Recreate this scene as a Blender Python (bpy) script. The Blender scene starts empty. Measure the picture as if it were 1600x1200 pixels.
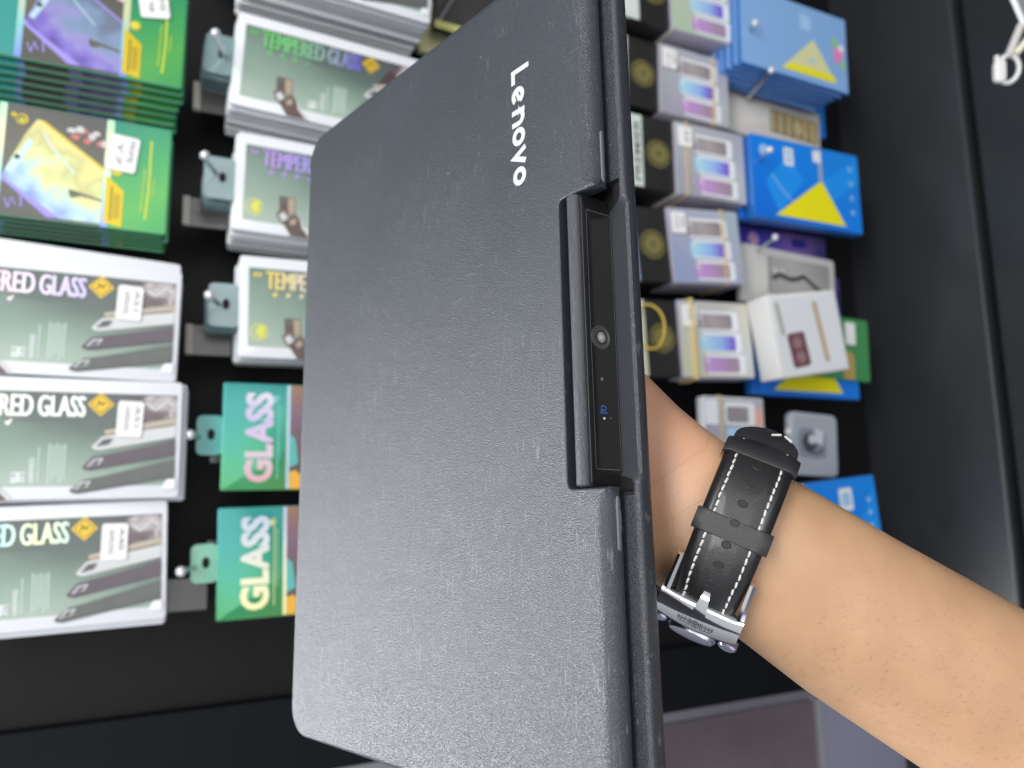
import bpy, bmesh, math, random
from mathutils import Vector, Matrix
from mathutils.bvhtree import BVHTree
random.seed(7)
S = bpy.context.scene
COL = S.collection

# ------------------------------------------------------------------ camera, world, lamps, exposure
F = 1227.0                                   # focal length in photo pixels (photo 1600 x 1200)
Zw = -Vector((2.25, -0.075, -1.0)).normalized()
Nw_ = Vector((0.406, 0.138, 0.901)); Nw_ = (Nw_ - Zw * Nw_.dot(Zw)).normalized()
Yw = -Nw_
Xw = Yw.cross(Zw)
R3 = Matrix((Xw, Yw, Zw))                    # camera axes -> world axes
CAM = Vector((0, 0, 1.45))
MC = Matrix.Translation(CAM) @ R3.to_4x4()
cam = bpy.data.cameras.new('camera'); co = bpy.data.objects.new('camera', cam); COL.objects.link(co)
co.matrix_world = MC
cam.sensor_width = 36; cam.lens = F * 36 / 1600
cam.clip_start = 0.01; cam.clip_end = 60
cam.dof.use_dof = True; cam.dof.focus_distance = 0.258; cam.dof.aperture_fstop = 11.0
S.camera = co

W = bpy.data.worlds.new('World'); S.world = W; W.use_nodes = True
wn = W.node_tree.nodes; wl = W.node_tree.links
bg = wn['Background']
tc = wn.new('ShaderNodeTexCoord'); sp = wn.new('ShaderNodeSeparateXYZ'); rp = wn.new('ShaderNodeValToRGB')
wl.new(tc.outputs['Generated'], sp.inputs[0])
mr = wn.new('ShaderNodeMapRange'); mr.inputs[1].default_value = -1; mr.inputs[2].default_value = 1
wl.new(sp.outputs['Z'], mr.inputs[0]); wl.new(mr.outputs[0], rp.inputs[0])
rp.color_ramp.elements[0].color = (0.16, 0.155, 0.19, 1); rp.color_ramp.elements[0].position = 0.2
e_ = rp.color_ramp.elements.new(0.5); e_.color = (0.52, 0.53, 0.55, 1)
rp.color_ramp.elements[1].color = (0.80, 0.84, 0.88, 1); rp.color_ramp.elements[1].position = 0.85
wl.new(rp.outputs[0], bg.inputs[0]); bg.inputs[1].default_value = 0.46

def lamp(name, loc, target, sx, sy, power, col):
    l = bpy.data.lights.new(name, 'AREA'); l.shape = 'RECTANGLE'; l.size = sx; l.size_y = sy
    l.energy = power; l.color = col
    o = bpy.data.objects.new(name, l); COL.objects.link(o)
    loc = Vector(loc); d = Vector(target) - loc
    o.matrix_world = Matrix.Translation(loc) @ d.to_track_quat('-Z', 'Y').to_matrix().to_4x4()
lamp('ceiling_lamp', (-0.52, 1.28, 2.7), (-0.08, 0.3, 1.35), 0.75, 0.7, 47, (0.95, 0.97, 1.0))
lamp('shop_lamp', (0.5, -0.7, 2.6), (0.1, 0.7, 1.1), 1.6, 0.5, 24, (1.0, 0.99, 0.97))
lamp('front_fill', (0.25, -1.7, 1.65), (0.0, 0.3, 1.2), 2.4, 1.4, 16, (1.0, 0.99, 0.98))  # added fill from behind the camera, brightens the palm
lamp('side_lamp', (-1.5, -0.1, 1.2), (0, 0.3, 1.25), 1.1, 1.1, 2.6, (0.74, 0.70, 1.0))

S.view_settings.view_transform = 'Standard'; S.view_settings.look = 'None'
S.view_settings.exposure = 0.42; S.view_settings.gamma = 1.0; S.view_settings.use_curve_mapping = False
S.render.engine = 'CYCLES'
S.cycles.use_denoising = True; S.cycles.denoising_prefilter = 'ACCURATE'; S.cycles.use_adaptive_sampling = False

# ------------------------------------------------------------------ helpers
def P2W(x, y, z):                             # camera-frame point -> world
    return MC @ Vector((x, y, z))
def pix(px, py, Z):                           # photo pixel at depth Z -> camera-frame point
    return Vector(((px - 800) / F * Z, -(py - 600) / F * Z, -Z))
YF = 0.736                                    # distance of the front-most stock from the camera, along the wall's normal
def wall(px, py, h=0.0):                      # photo pixel -> world point on a plane parallel to the wall, h before the stock front
    r = R3 @ Vector(((px - 800) / F, -(py - 600) / F, -1.0))
    return CAM + r * ((YF - h) / r.y)
WALL = -0.10

def tag(o, label=None, cat=None, group=None, kind=None):
    if label: o['label'] = label
    if cat: o['category'] = cat
    if group: o['group'] = group
    if kind: o['kind'] = kind
    return o
def empty(name, M):
    o = bpy.data.objects.new(name, None); COL.objects.link(o); o.empty_display_size = 0.02
    o.matrix_world = M
    return o
def copy_thing(o, M):
    c = o.copy(); COL.objects.link(c); c.matrix_world = M
    for ch in o.children:
        d = ch.copy(); COL.objects.link(d); d.parent = c
        for g in ch.children:
            e = g.copy(); COL.objects.link(e); e.parent = d
    return c

# ---- materials
MATS = {}
def nodes_of(name):
    m = bpy.data.materials.new(name); m.use_nodes = True
    nt = m.node_tree
    return m, nt, nt.nodes['Principled BSDF']
def mat(name, col, rough=0.5, metal=0.0, bump=0.0, bscale=300, var=0.0, vscale=20, coat=0.0, trans=0.0, spec=0.5, alpha=1.0):
    if name in MATS: return MATS[name]
    m, nt, b = nodes_of(name); N = nt.nodes; L = nt.links
    b.inputs['Base Color'].default_value = (*col, 1); b.inputs['Roughness'].default_value = rough
    b.inputs['Metallic'].default_value = metal; b.inputs['Coat Weight'].default_value = coat
    b.inputs['Coat Roughness'].default_value = 0.12
    b.inputs['Specular IOR Level'].default_value = spec
    b.inputs['Transmission Weight'].default_value = trans
    b.inputs['Alpha'].default_value = alpha
    t = N.new('ShaderNodeTexCoord')
    if var:
        n = N.new('ShaderNodeTexNoise'); n.inputs['Scale'].default_value = vscale; n.inputs['Detail'].default_value = 6
        L.new(t.outputs['Object'], n.inputs['Vector'])
        mx = N.new('ShaderNodeMix'); mx.data_type = 'RGBA'
        mx.inputs['A'].default_value = tuple(c * (1 - var) for c in col) + (1,)
        mx.inputs['B'].default_value = tuple(min(1, c * (1 + var)) for c in col) + (1,)
        L.new(n.outputs['Fac'], mx.inputs['Factor']); L.new(mx.outputs['Result'], b.inputs['Base Color'])
    if bump:
        n = N.new('ShaderNodeTexNoise'); n.inputs['Scale'].default_value = bscale; n.inputs['Detail'].default_value = 4
        L.new(t.outputs['Object'], n.inputs['Vector'])
        bp = N.new('ShaderNodeBump'); bp.inputs['Strength'].default_value = bump; bp.inputs['Distance'].default_value = 0.0005
        L.new(n.outputs['Fac'], bp.inputs['Height']); L.new(bp.outputs['Normal'], b.inputs['Normal'])
    MATS[name] = m
    return m
def grad(name, cols, direction, span, rough=0.35, metal=0.0, noise=0.0, nscale=30, coat=0.3, noff=(0, 0, 0)):
    """printed gradient: colour ramp along a direction of the print's own coordinates (metres)"""
    if name in MATS: return MATS[name]
    m, nt, b = nodes_of(name); N = nt.nodes; L = nt.links
    t = N.new('ShaderNodeTexCoord'); d = N.new('ShaderNodeVectorMath'); d.operation = 'DOT_PRODUCT'
    L.new(t.outputs['Object'], d.inputs[0]); v = Vector(direction).normalized(); d.inputs[1].default_value = v
    r = N.new('ShaderNodeMapRange'); r.inputs[1].default_value = span[0]; r.inputs[2].default_value = span[1]
    src = d.outputs['Value']
    if noise:
        n = N.new('ShaderNodeTexNoise'); n.inputs['Scale'].default_value = nscale; n.inputs['Detail'].default_value = 3
        ad = N.new('ShaderNodeVectorMath'); ad.operation = 'ADD'; ad.inputs[1].default_value = noff
        L.new(t.outputs['Object'], ad.inputs[0]); L.new(ad.outputs[0], n.inputs['Vector'])
        ma = N.new('ShaderNodeMath'); ma.operation = 'MULTIPLY_ADD'; L.new(n.outputs['Fac'], ma.inputs[0])
        ma.inputs[1].default_value = noise; L.new(src, ma.inputs[2]); src = ma.outputs[0]
        r.inputs[1].default_value += noise * 0.5; r.inputs[2].default_value += noise * 0.5
    L.new(src, r.inputs[0])
    c = N.new('ShaderNodeValToRGB'); e = c.color_ramp.elements
    while len(e) < len(cols): e.new(0.5)
    for i, k in enumerate(cols):
        e[i].position = i / (len(cols) - 1); e[i].color = (*k, 1)
    L.new(r.outputs[0], c.inputs[0]); L.new(c.outputs[0], b.inputs['Base Color'])
    b.inputs['Roughness'].default_value = rough; b.inputs['Metallic'].default_value = metal
    b.inputs['Coat Weight'].default_value = coat; b.inputs['Coat Roughness'].default_value = 0.15
    MATS[name] = m
    return m

# ---- text outlines from Blender's built-in font, normalised to a unit box
TXT = {}
def text2d(s, bold=0.0):
    k = (s, bold)
    if k not in TXT:
        cu = bpy.data.curves.new('t', 'FONT'); cu.body = s; cu.size = 1; cu.offset = bold; cu.resolution_u = 3
        o = bpy.data.objects.new('t', cu); COL.objects.link(o)
        dg = bpy.context.evaluated_depsgraph_get(); me = o.evaluated_get(dg).to_mesh()
        vs = [(v.co.x, v.co.y) for v in me.vertices]; fs = [tuple(p.vertices) for p in me.polygons]
        o.evaluated_get(dg).to_mesh_clear()
        bpy.data.objects.remove(o); bpy.data.curves.remove(cu)
        x0 = min(v[0] for v in vs); x1 = max(v[0] for v in vs); y0 = min(v[1] for v in vs); y1 = max(v[1] for v in vs)
        TXT[k] = ([((x - x0) / (x1 - x0), (y - y0) / (y1 - y0)) for x, y in vs], fs)
    return TXT[k]

class MB:
    def __init__(s): s.v = []; s.f = []; s.m = []; s.fl = []
    def add(s, vs, fs, m=0, flat=False):
        o = len(s.v); s.v += [tuple(v) for v in vs]
        for f in fs: s.f.append(tuple(i + o for i in f)); s.m.append(m); s.fl.append(flat)
    def poly(s, pts, m=0): s.add(pts, [tuple(range(len(pts)))], m)
    def box(s, x0, x1, y0, y1, z0, z1, m=0):
        s.add([(x, y, z) for z in (z0, z1) for y in (y0, y1) for x in (x0, x1)],
              [(0, 2, 3, 1), (4, 5, 7, 6), (0, 1, 5, 4), (2, 6, 7, 3), (0, 4, 6, 2), (1, 3, 7, 5)], m)
    def rings(s, rings, m=0, cap0=True, cap1=True, closed=True):
        n = len(rings[0]); vs = [p for r in rings for p in r]; fs = []
        for i in range(len(rings) - 1):
            for j in range(n if closed else n - 1):
                k = (j + 1) % n
                fs.append((i * n + j, i * n + k, (i + 1) * n + k, (i + 1) * n + j))
        if cap0: fs.append(tuple(reversed(range(n))))
        if cap1: fs.append(tuple((len(rings) - 1) * n + j for j in range(n)))
        s.add(vs, fs, m)
    def prism(s, outline, z0, z1, m=0, bev=0.0, seg=3):
        """outline: CCW (x, y) polygon; rounded top and bottom edges"""
        if bev <= 0:
            s.rings([[(x, y, z0) for x, y in outline], [(x, y, z1) for x, y in outline]], m); return
        rr = []
        for k in range(seg + 1):
            a = math.pi / 2 * k / seg
            rr.append((bev * (1 - math.sin(a)), z0 + bev * (1 - math.cos(a))))
        for k in range(seg + 1):
            a = math.pi / 2 * k / seg
            rr.append((bev * (1 - math.cos(a)), z1 - bev * (1 - math.sin(a))))
        s.rings([[(x, y, z) for x, y in inset(outline, d)] for d, z in rr], m)
    def tube(s, path, r, m=0, n=8, cap=True, closed=False):
        path = [Vector(p) for p in path]; rings = []
        up = None
        for i, p in enumerate(path):
            if closed: t = path[(i + 1) % len(path)] - path[i - 1]
            else: t = path[min(i + 1, len(path) - 1)] - path[max(i - 1, 0)]
            t.normalize()
            if up is None:
                up = Vector((0, 0, 1)) if abs(t.z) < 0.9 else Vector((1, 0, 0))
            a = (up - t * up.dot(t)).normalized(); b = t.cross(a); up = a
            rad = r[i] if isinstance(r, (list, tuple)) else r
            rings.append([p + (a * math.cos(q) + b * math.sin(q)) * rad for q in [2 * math.pi * j / n for j in range(n)]])
        if closed: rings.append(rings[0]); cap = False
        s.rings(rings, m, cap, cap)
    def ball(s, c, r, m=0, n=10, sc=(1, 1, 1)):
        c = Vector(c); rings = []
        for i in range(1, n):
            a = math.pi * i / n
            rings.append([c + Vector((math.sin(a) * math.cos(q) * sc[0], math.sin(a) * math.sin(q) * sc[1], math.cos(a) * sc[2])) * r
                          for q in [2 * math.pi * j / n for j in range(n)]])
        s.rings(rings, m)
    def xform(s, M):
        s.v = [tuple(M @ Vector(v)) for v in s.v]; return s
    def build(s, name, mats, parent=None, M=None, smooth=35, origin=None, recalc=True):
        me = bpy.data.meshes.new(name)
        vs = s.v
        if origin is not None:
            vs = [(v[0] - origin[0], v[1] - origin[1], v[2] - origin[2]) for v in vs]
        me.from_pydata(vs, [], s.f)
        for k in (mats if isinstance(mats, list) else [mats]): me.materials.append(k)
        me.polygons.foreach_set('material_index', s.m)
        if recalc:
            bm = bmesh.new(); bm.from_mesh(me); bmesh.ops.recalc_face_normals(bm, faces=bm.faces); bm.to_mesh(me); bm.free()
        if smooth:
            me.polygons.foreach_set('use_smooth', [not f for f in s.fl])
            me.set_sharp_from_angle(angle=math.radians(smooth))
        me.update()
        o = bpy.data.objects.new(name, me); COL.objects.link(o)
        if parent: o.parent = parent
        if M is not None: o.matrix_world = M
        if origin is not None: o.location = origin
        return o

def inset(outline, d):
    """shrink a CCW polygon by d (a number, or one number per vertex) with mitred corners"""
    n = len(outline); out = []
    for i in range(n):
        p = Vector(outline[i - 1]); q = Vector(outline[i]); r = Vector(outline[(i + 1) % n])
        e1 = (q - p).normalized(); e2 = (r - q).normalized()
        n1 = Vector((-e1.y, e1.x)); n2 = Vector((-e2.y, e2.x))
        b = n1 + n2; L = b.length
        b = b / L if L > 1e-6 else n1
        c = max(0.35, b.dot(n1))
        di = d[i] if isinstance(d, (list, tuple)) else d
        out.append(tuple(q + b * (di / c)))
    return out
def rrect(x0, y0, x1, y1, r, n=5):
    pts = []
    for cx, cy, a0 in ((x1 - r, y0 + r, -90), (x1 - r, y1 - r, 0), (x0 + r, y1 - r, 90), (x0 + r, y0 + r, 180)):
        for k in range(n + 1):
            a = math.radians(a0 + 90 * k / n); pts.append((cx + r * math.cos(a), cy + r * math.sin(a)))
    return pts

class Art(MB):
    """flat print on a pack face. coordinates in mm: a to the picture's right, b downwards, from the face's top left corner"""
    def __init__(s, Wd, Hd, T):
        super().__init__(); s.W = Wd; s.H = Hd; s.z0 = T / 2000 + 0.0002
    def pt(s, a, b, l): return ((a - s.W / 2) / 1000, (s.H / 2 - b) / 1000, s.z0 + l * 0.00018)
    def shape(s, pts, l, m): s.poly([s.pt(a, b, l) for a, b in pts], m)
    def rect(s, a0, b0, a1, b1, l, m, r=0, rot=0):
        pts = rrect(a0, b0, a1, b1, r, 3) if r else [(a0, b0), (a1, b0), (a1, b1), (a0, b1)]
        if rot:
            ca, cb = (a0 + a1) / 2, (b0 + b1) / 2; c, q = math.cos(math.radians(rot)), math.sin(math.radians(rot))
            pts = [(ca + (x - ca) * c - (y - cb) * q, cb + (x - ca) * q + (y - cb) * c) for x, y in pts]
        s.shape(pts, l, m)
    def disc(s, a, b, r, l, m, r2=None, n=20):
        s.shape([(a + r * math.cos(2 * math.pi * k / n), b + (r2 or r) * math.sin(2 * math.pi * k / n)) for k in range(n)], l, m)
    def text(s, t, a0, b0, a1, b1, l, m, rot=0, bold=0.0, tilt=0):
        vs, fs = text2d(t, bold)
        out = []
        ca, cb = (a0 + a1) / 2, (b0 + b1) / 2; c, q = math.cos(math.radians(tilt)), math.sin(math.radians(tilt))
        for x, y in vs:
            if rot == 0: a = a0 + x * (a1 - a0); b = b1 - y * (b1 - b0)
            elif rot == 90: a = a0 + y * (a1 - a0); b = b0 + x * (b1 - b0)       # reads downwards
            else: a = a1 - y * (a1 - a0); b = b1 - x * (b1 - b0)                 # reads upwards
            a, b = ca + (a - ca) * c - (b - cb) * q, cb + (a - ca) * q + (b - cb) * c
            out.append(s.pt(a, b, l))
        s.add(out, fs, m)
    def line(s, pts, w, l, m):
        for (a, b), (c, d) in zip(pts, pts[1:]):
            L = math.hypot(c - a, d - b) or 1; nx, ny = -(d - b) / L * w / 2, (c - a) / L * w / 2
            s.shape([(a + nx, b + ny), (c + nx, d + ny), (c - nx, d - ny), (a - nx, b - ny)], l, m)

def place(px, py, corner, Wd, Hd, h=0.0, T=6, roll=0.0, yaw=0.0):
    """matrix of a pack parallel to the wall, one corner of its front face (tl, tr, bl, br as the photo shows it) seen at a photo pixel"""
    q = math.radians(roll); ex = Vector((math.sin(q), 0, -math.cos(q))); ez = Vector((0, -1, 0))
    if yaw:
        y = math.radians(yaw); ex, ez = ex * math.cos(y) + ez * math.sin(y), ez * math.cos(y) - ex * math.sin(y)
    ey = ez.cross(ex); p = wall(px, py, h)
    cen = p + ex * (Wd / 2000) * (1 if corner[1] == 'l' else -1) + ey * (Hd / 2000) * (1 if corner[0] == 'b' else -1) - ez * (T / 2000)
    M = Matrix((ex, ey, ez)).transposed().to_4x4(); M.translation = cen
    return M

# ------------------------------------------------------------------ materials
white = mat('white_card', (0.80, 0.83, 0.86), 0.35, coat=0.3)
paper = mat('sticker_paper', (0.86, 0.86, 0.85), 0.6)
ink = mat('grey_ink', (0.16, 0.16, 0.17), 0.6)
chrome = mat('chrome', (0.85, 0.86, 0.88), 0.12, 1.0)
clearp = mat('clear_tab_plastic', (0.36, 0.52, 0.53), 0.15, trans=0.45, coat=0.5)
blackpanel = mat('black_panel', (0.008, 0.008, 0.009), 0.5, spec=0.18, bump=0.1, bscale=200)

# ------------------------------------------------------------------ setting: wall, ledge, side frame
def slab(name, x0, x1, y0, y1, z0, z1, m, bev=0.003):
    mb = MB(); mb.prism([(x0, y0), (x1, y0), (x1, y1), (x0, y1)], z0, z1, 0, bev)
    return mb.build(name, m)
yw = YF - WALL + CAM.y
LZ = CAM.z - 0.945
wl_ = slab('wall', -0.19, 1.25, yw, yw + 0.03, LZ + 0.002, CAM.z + 0.42, blackpanel)
tag(wl_, kind='structure')
ledge_m = mat('glossy_black_laminate', (0.026, 0.028, 0.032), 0.42, coat=0.08, var=0.35, vscale=6, bump=0.05, bscale=60)
lg = slab('cabinet_ledge', -0.9, 1.3, 0.640, yw + 0.1, LZ - 0.03, LZ, ledge_m, 0.004)
tag(lg, 'glossy black ledge running below the hanging stock', 'ledge')
lg2 = slab('shop_cabinet', -0.9, 1.3, 0.15, 0.628, LZ - 0.034, LZ - 0.004, ledge_m, 0.004)
tag(lg2, 'black cabinet top on the near side of the long groove', 'cabinet')
under = slab('lower_cupboard', -0.9, 1.3, 0.2, yw + 0.1, 0.0, LZ - 0.036, blackpanel)
tag(under, 'black cabinet body under the ledge', 'cabinet')

# side frame strip and neighbouring poster panels
framem = mat('dark_frame', (0.006, 0.007, 0.009), 0.6, spec=0.12, var=0.2, vscale=15)
fs_ = slab('border_strip', -0.262, -0.19, yw - 0.018, yw + 0.05, LZ + 0.002, CAM.z + 0.42, framem, 0.003)
tag(fs_, 'dark frame edge at the end of the black display wall', 'frame')

pos = MB(); pos.prism(rrect(-0.60, LZ + 0.16, -0.275, LZ + 0.44, 0.002, 2), 0, 0.006, 0, 0.001)
def vert(mb, y):      # local (x, z) sheet standing upright, its face to the viewer
    mb.v = [(v[0], y - v[2], v[1]) for v in mb.v]; return mb
poster_m = grad('reddish_poster_print', [(0.11, 0.095, 0.105), (0.18, 0.15, 0.165), (0.09, 0.075, 0.085), (0.24, 0.195, 0.21)], (1, 0, 0.6), (-0.3, 0.5), 0.3, noise=0.35, nscale=9)
po = vert(pos, yw - 0.01).build('poster', poster_m)
tag(po, 'dim reddish grey poster below the black frame edge', 'poster')
lav = MB(); lav.prism(rrect(-0.60, LZ + 0.004, -0.275, LZ + 0.15, 0.002, 2), 0, 0.006, 0, 0.001)
lo = vert(lav, yw - 0.01).build('lavender_panel', mat('lavender_panel_paint', (0.24, 0.24, 0.32), 0.35, var=0.12, vscale=8))
tag(lo, 'lavender grey panel beside the reddish poster, under the forearm', 'panel')
ed = MB(); ed.box(-0.60, -0.275, LZ + 0.1515, LZ + 0.1575, 0, 0.012)
eo = vert(ed, yw - 0.008).build('panel_edge', mat('off_white_strip', (0.28, 0.28, 0.30), 0.5))
tag(eo, 'thin white upright strip between the poster and the lavender panel', 'trim strip')

# ------------------------------------------------------------------ packs
def tab_part(parent, Wd, T, m, w=26, hgt=40, b=None, H=95, seed=0, slotm=None):
    """hang tab on the pack's left side with a hook hole"""
    b = H / 2 if b is None else b
    mb = MB(); y0 = H / 2 - b - hgt / 2
    out = rrect(-Wd / 2 - w, y0, -Wd / 2 + 1, y0 + hgt, 5, 4)
    mb.prism([(x / 1000, y / 1000) for x, y in out], -0.0006, 0.0006, 0)
    # hole as a dark slot proud of the sheet on both faces
    cx, cy = -Wd / 2 - w * 0.42, y0 + hgt * 0.52
    hole = [(cx + 3.2 * math.cos(t), cy + 5.0 * math.sin(t)) for t in [2 * math.pi * k / 14 for k in range(14)]]
    for z in (0.0008, -0.0008): mb.poly([(x / 1000, y / 1000, z) for x, y in hole], 1)
    return mb.build('hang_tab', [m, blackpanel], parent)

# -- white framed tempered glass packs
ART_M = [grad('green_grey_print', [(0.085, 0.09, 0.092), (0.10, 0.145, 0.125), (0.23, 0.33, 0.27), (0.38, 0.48, 0.40)], (-0.25, -1, 0), (-0.05, 0.045), 0.3, noise=0.05, nscale=12),   # 0
         None,                                                                      # 1 title
         mat('diamond_yellow', (0.75, 0.50, 0.04), 0.3, 0.2),                        # 2
         mat('dark_print', (0.05, 0.045, 0.045), 0.4),                               # 3
         mat('brown_print', (0.13, 0.09, 0.08), 0.4, var=0.4, vscale=120),           # 4
         mat('pale_print', (0.62, 0.64, 0.64), 0.3),                                 # 5
         mat('mauve_print', (0.11, 0.09, 0.11), 0.3, var=0.2, vscale=80),            # 6
         mat('grey_print', (0.115, 0.125, 0.12), 0.3, var=0.2, vscale=80),             # 7
         mat('gold_print', (0.42, 0.34, 0.25), 0.3),                                 # 8
         grad('swirl_print', [(0.07, 0.05, 0.055), (0.16, 0.12, 0.13), (0.50, 0.46, 0.47), (0.10, 0.07, 0.075)], (1, 0.6, 0), (0.06, 0.10), 0.3, noise=0.06, nscale=90),  # 9
         white,                                                                      # 10
         mat('pale_green_ink', (0.55, 0.66, 0.60), 0.4),                             # 11
         mat('lime_ink', (0.72, 0.72, 0.10), 0.3),
         mat('title_shadow_ink', (0.13, 0.15, 0.16), 0.4)]                                   # 12
TITLE = {'green': grad('green_blue_foil', [(0.12, 0.72, 0.10), (0.20, 0.66, 0.25), (0.36, 0.48, 0.52), (0.16, 0.12, 0.85)], (1, 0, 0), (-0.07, 0.025), 0.25, 0.3),
         'violet': grad('violet_blue_foil', [(0.46, 0.26, 0.72), (0.40, 0.36, 0.85), (0.22, 0.50, 0.85)], (1, 0, 0), (-0.07, 0.02), 0.25, 0.3),
         'gold': grad('gold_pink_foil', [(0.82, 0.64, 0.06), (0.78, 0.70, 0.55), (0.70, 0.62, 0.85)], (1, 0, 0), (-0.07, 0.0), 0.25, 0.3),
         'pink': grad('pink_violet_foil', [(0.85, 0.50, 0.58), (0.80, 0.72, 0.80), (0.55, 0.50, 0.85)], (1, 0, 0), (-0.07, 0.03), 0.25, 0.3),
         'pale': grad('pale_foil', [(0.80, 0.84, 0.66), (0.86, 0.88, 0.84), (0.78, 0.88, 0.82)], (1, 0, 0), (-0.07, 0.03), 0.25, 0.3),
         'aqua': grad('aqua_yellow_foil', [(0.30, 0.70, 0.85), (0.50, 0.86, 0.85), (0.86, 0.90, 0.55), (0.55, 0.86, 0.75)], (1, 0, 0), (-0.05, 0.03), 0.25, 0.3)}
def white_art(foil, disc=False):
    A = Art(190, 95, 6)
    A.rect(8, 11, 186, 85, 0, 0)
    for da, db, ly, mi in ((1.0, 0.8, 1, 13), (0.3, 0.8, 2, 13), (-0.7, -0.3, 3, 10), (-0.5, 0, 4, 1), (0, 0, 5, 1), (0.5, 0, 6, 1)):
        A.text('TEMPERED', 24 + da, 14 + db, 83 + da, 30.5 + db, ly, mi)
        A.text('GLASS', 87 + da, 14 + db, 119 + da, 30.5 + db, ly, mi)
    for x in (13, 17): A.line([(x, 19), (x + 1.5, 15.5)], 2.2, 1, 1)
    A.shape([(130, 10.5), (139.5, 20), (130, 29.5), (120.5, 20)], 1, 2)
    A.shape([(130, 12.5), (137.5, 20), (130, 27.5), (122.5, 20)], 2, 3); A.shape([(130, 13.3), (136.7, 20), (130, 26.7), (123.3, 20)], 3, 2)
    A.line([(127, 22), (129, 17.5), (131, 21), (133, 18)], 1.0, 4, 3)
    for k in range(4): A.shape([(29 + 12 * k, 36), (31 + 12 * k, 33.5), (34 + 12 * k, 32.5), (33 + 12 * k, 35.5), (31 + 12 * k, 38)], 1, 1)
    for k in range(14): A.rect(66 + 3.8 * k, 33, 68.4 + 3.8 * k, 34.4, 1, 7)
    if disc:
        A.disc(18, 71, 8, 1, 12); A.disc(18, 71, 7, 2, 0); A.shape([(18, 65), (23, 66), (23, 76), (18, 77), (14, 71)], 3, 12)
    # hand holding a phone
    A.shape([(40, 57), (55, 57), (56, 74), (41, 74)], 1, 4); A.shape([(48, 58), (54.5, 58), (55, 73), (49, 73)], 2, 8); A.rect(41, 58, 47, 64, 2, 7, 1)
    A.shape([(38, 74), (44, 70), (49, 76), (57, 74), (63, 84), (72, 95), (52, 95), (46, 86), (40, 80)], 3, 4)
    A.shape([(40, 76), (45, 72), (49, 78), (44, 82)], 4, 5); A.shape([(50, 80), (56, 77), (57, 82), (52, 85)], 4, 8)
    A.shape([(60, 76), (64, 84), (74, 95), (70, 95), (62, 86)], 4, 5)
    # small writing
    A.text('9H', 71, 74, 81, 82, 1, 10, rot=-90, bold=0.02); A.text('HARDNESS', 83, 63, 86.5, 82, 1, 10, rot=-90, bold=0.01)
    A.line([(89, 55), (89, 82)], 0.8, 1, 11)
    for k in range(5): A.line([(96 + 2.6 * k, 52 + (k % 2)), (96 + 2.6 * k, 82 - 2 * (k % 3))], 1.0, 1, 11)
    # picture and fan of screen layers
    A.shape([(139, 37), (146, 25), (156, 15), (166, 12), (186, 12), (186, 36)], 1, 9)
    A.line([(158, 26), (163, 18), (170, 24), (178, 16), (184, 20)], 1.6, 2, 5); A.line([(166, 30), (172, 26), (180, 27)], 1.3, 2, 6)
    A.shape([(133, 41), (186, 29), (186, 35), (134, 45)], 2, 8); A.line([(134, 42), (186, 32)], 0.8, 3, 5)
    for k, (a, b, a2, b0, b1, mm) in enumerate(((125, 54, 132, 36, 46, 5), (119, 70, 126, 49, 61, 6), (111, 88, 121, 64, 79, 7))):
        A.shape([(a, b), (a2, b - 8), (a2 + 10, b - 10), (186, b0), (186, b1), (a + 6, b + 3), (a + 1, b + 2)], 3 + k, mm)
        A.line([(a + 3, b + 2.2), (186, b1 - 0.8)], 1.1, 6, 5 if k == 0 else 6)
        A.shape([(a + 3, b), (a + 8, b - 6), (a + 15, b - 7), (a + 12, b - 2)], 7, 7 if k == 0 else 5); A.shape([(a + 5, b - 0.8), (a + 9, b - 5), (a + 13, b - 5.6), (a + 10.5, b - 2)], 8, 6)
    A.shape([(178, 84), (181, 80), (187, 80), (187, 88), (178, 88)], 9, 10)
    return A
def body(Wd, Hd, T, m, name='card', parent=None, r=3, bev=0.8):
    mb = MB(); mb.prism([(x / 1000, y / 1000) for x, y in rrect(-Wd / 2, -Hd / 2, Wd / 2, Hd / 2, r, 4)], -T / 2000, T / 2000, 0, bev / 1000, 2)
    return mb.build(name, m, parent)
def sticker(parent, Wd, Hd, T, a0, b0, a1, b1, lines, rot=90, tilt=0, m=paper):
    A = Art(Wd, Hd, T); A.rect(a0, b0, a1, b1, 12, 0, 2.5, rot=tilt)
    n = len(lines); w = (a1 - a0) / (n + 0.6)
    for i, t in enumerate(lines):
        x1 = a1 - w * 0.3 - w * i
        if t: A.text(t, x1 - w * 0.55, b0 + 4 + 1.0 * i, x1 - w * 0.05, b1 - 8 + 3 * (i % 2), 13, 1, rot=rot, tilt=tilt)
    return A.build('price_sticker', [m, ink], parent, smooth=0)

def white_pack(M, foil, label, st=None, disc=False, grp=None, tabm=clearp):
    r = empty('tempered_glass_pack', M); tag(r, label, 'screen guard', grp)
    body(190, 95, 6, white, 'card', r)
    ms = list(ART_M); ms[1] = TITLE[foil]
    white_art(foil, disc).build('printed_front', ms, r, smooth=0)
    tab_part(r, 190, 6, tabm)
    if st: sticker(r, 190, 95, 6, 142, 17, 161, 46, st, tilt=2)
    return r
def back_pack(M, label, grp, name='tempered_glass_pack', src=None, cat='screen guard', dims=(190, 95, 6), m=white, tabm=clearp, r=3):
    if src is None:
        o = empty(name, M); body(*dims, m, 'card', o, r)
        if tabm: tab_part(o, dims[0], dims[2], tabm, H=dims[1])
    else: o = copy_thing(src, M)
    return tag(o, label, cat, grp)
def behind(M, d, jx=0, jy=0, rz=0):
    return M @ Matrix.Translation((jx, jy, -d)) @ Matrix.Rotation(rz, 4, 'Z')
GW = 'white framed packs hanging in stacks'
proto = None
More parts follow.
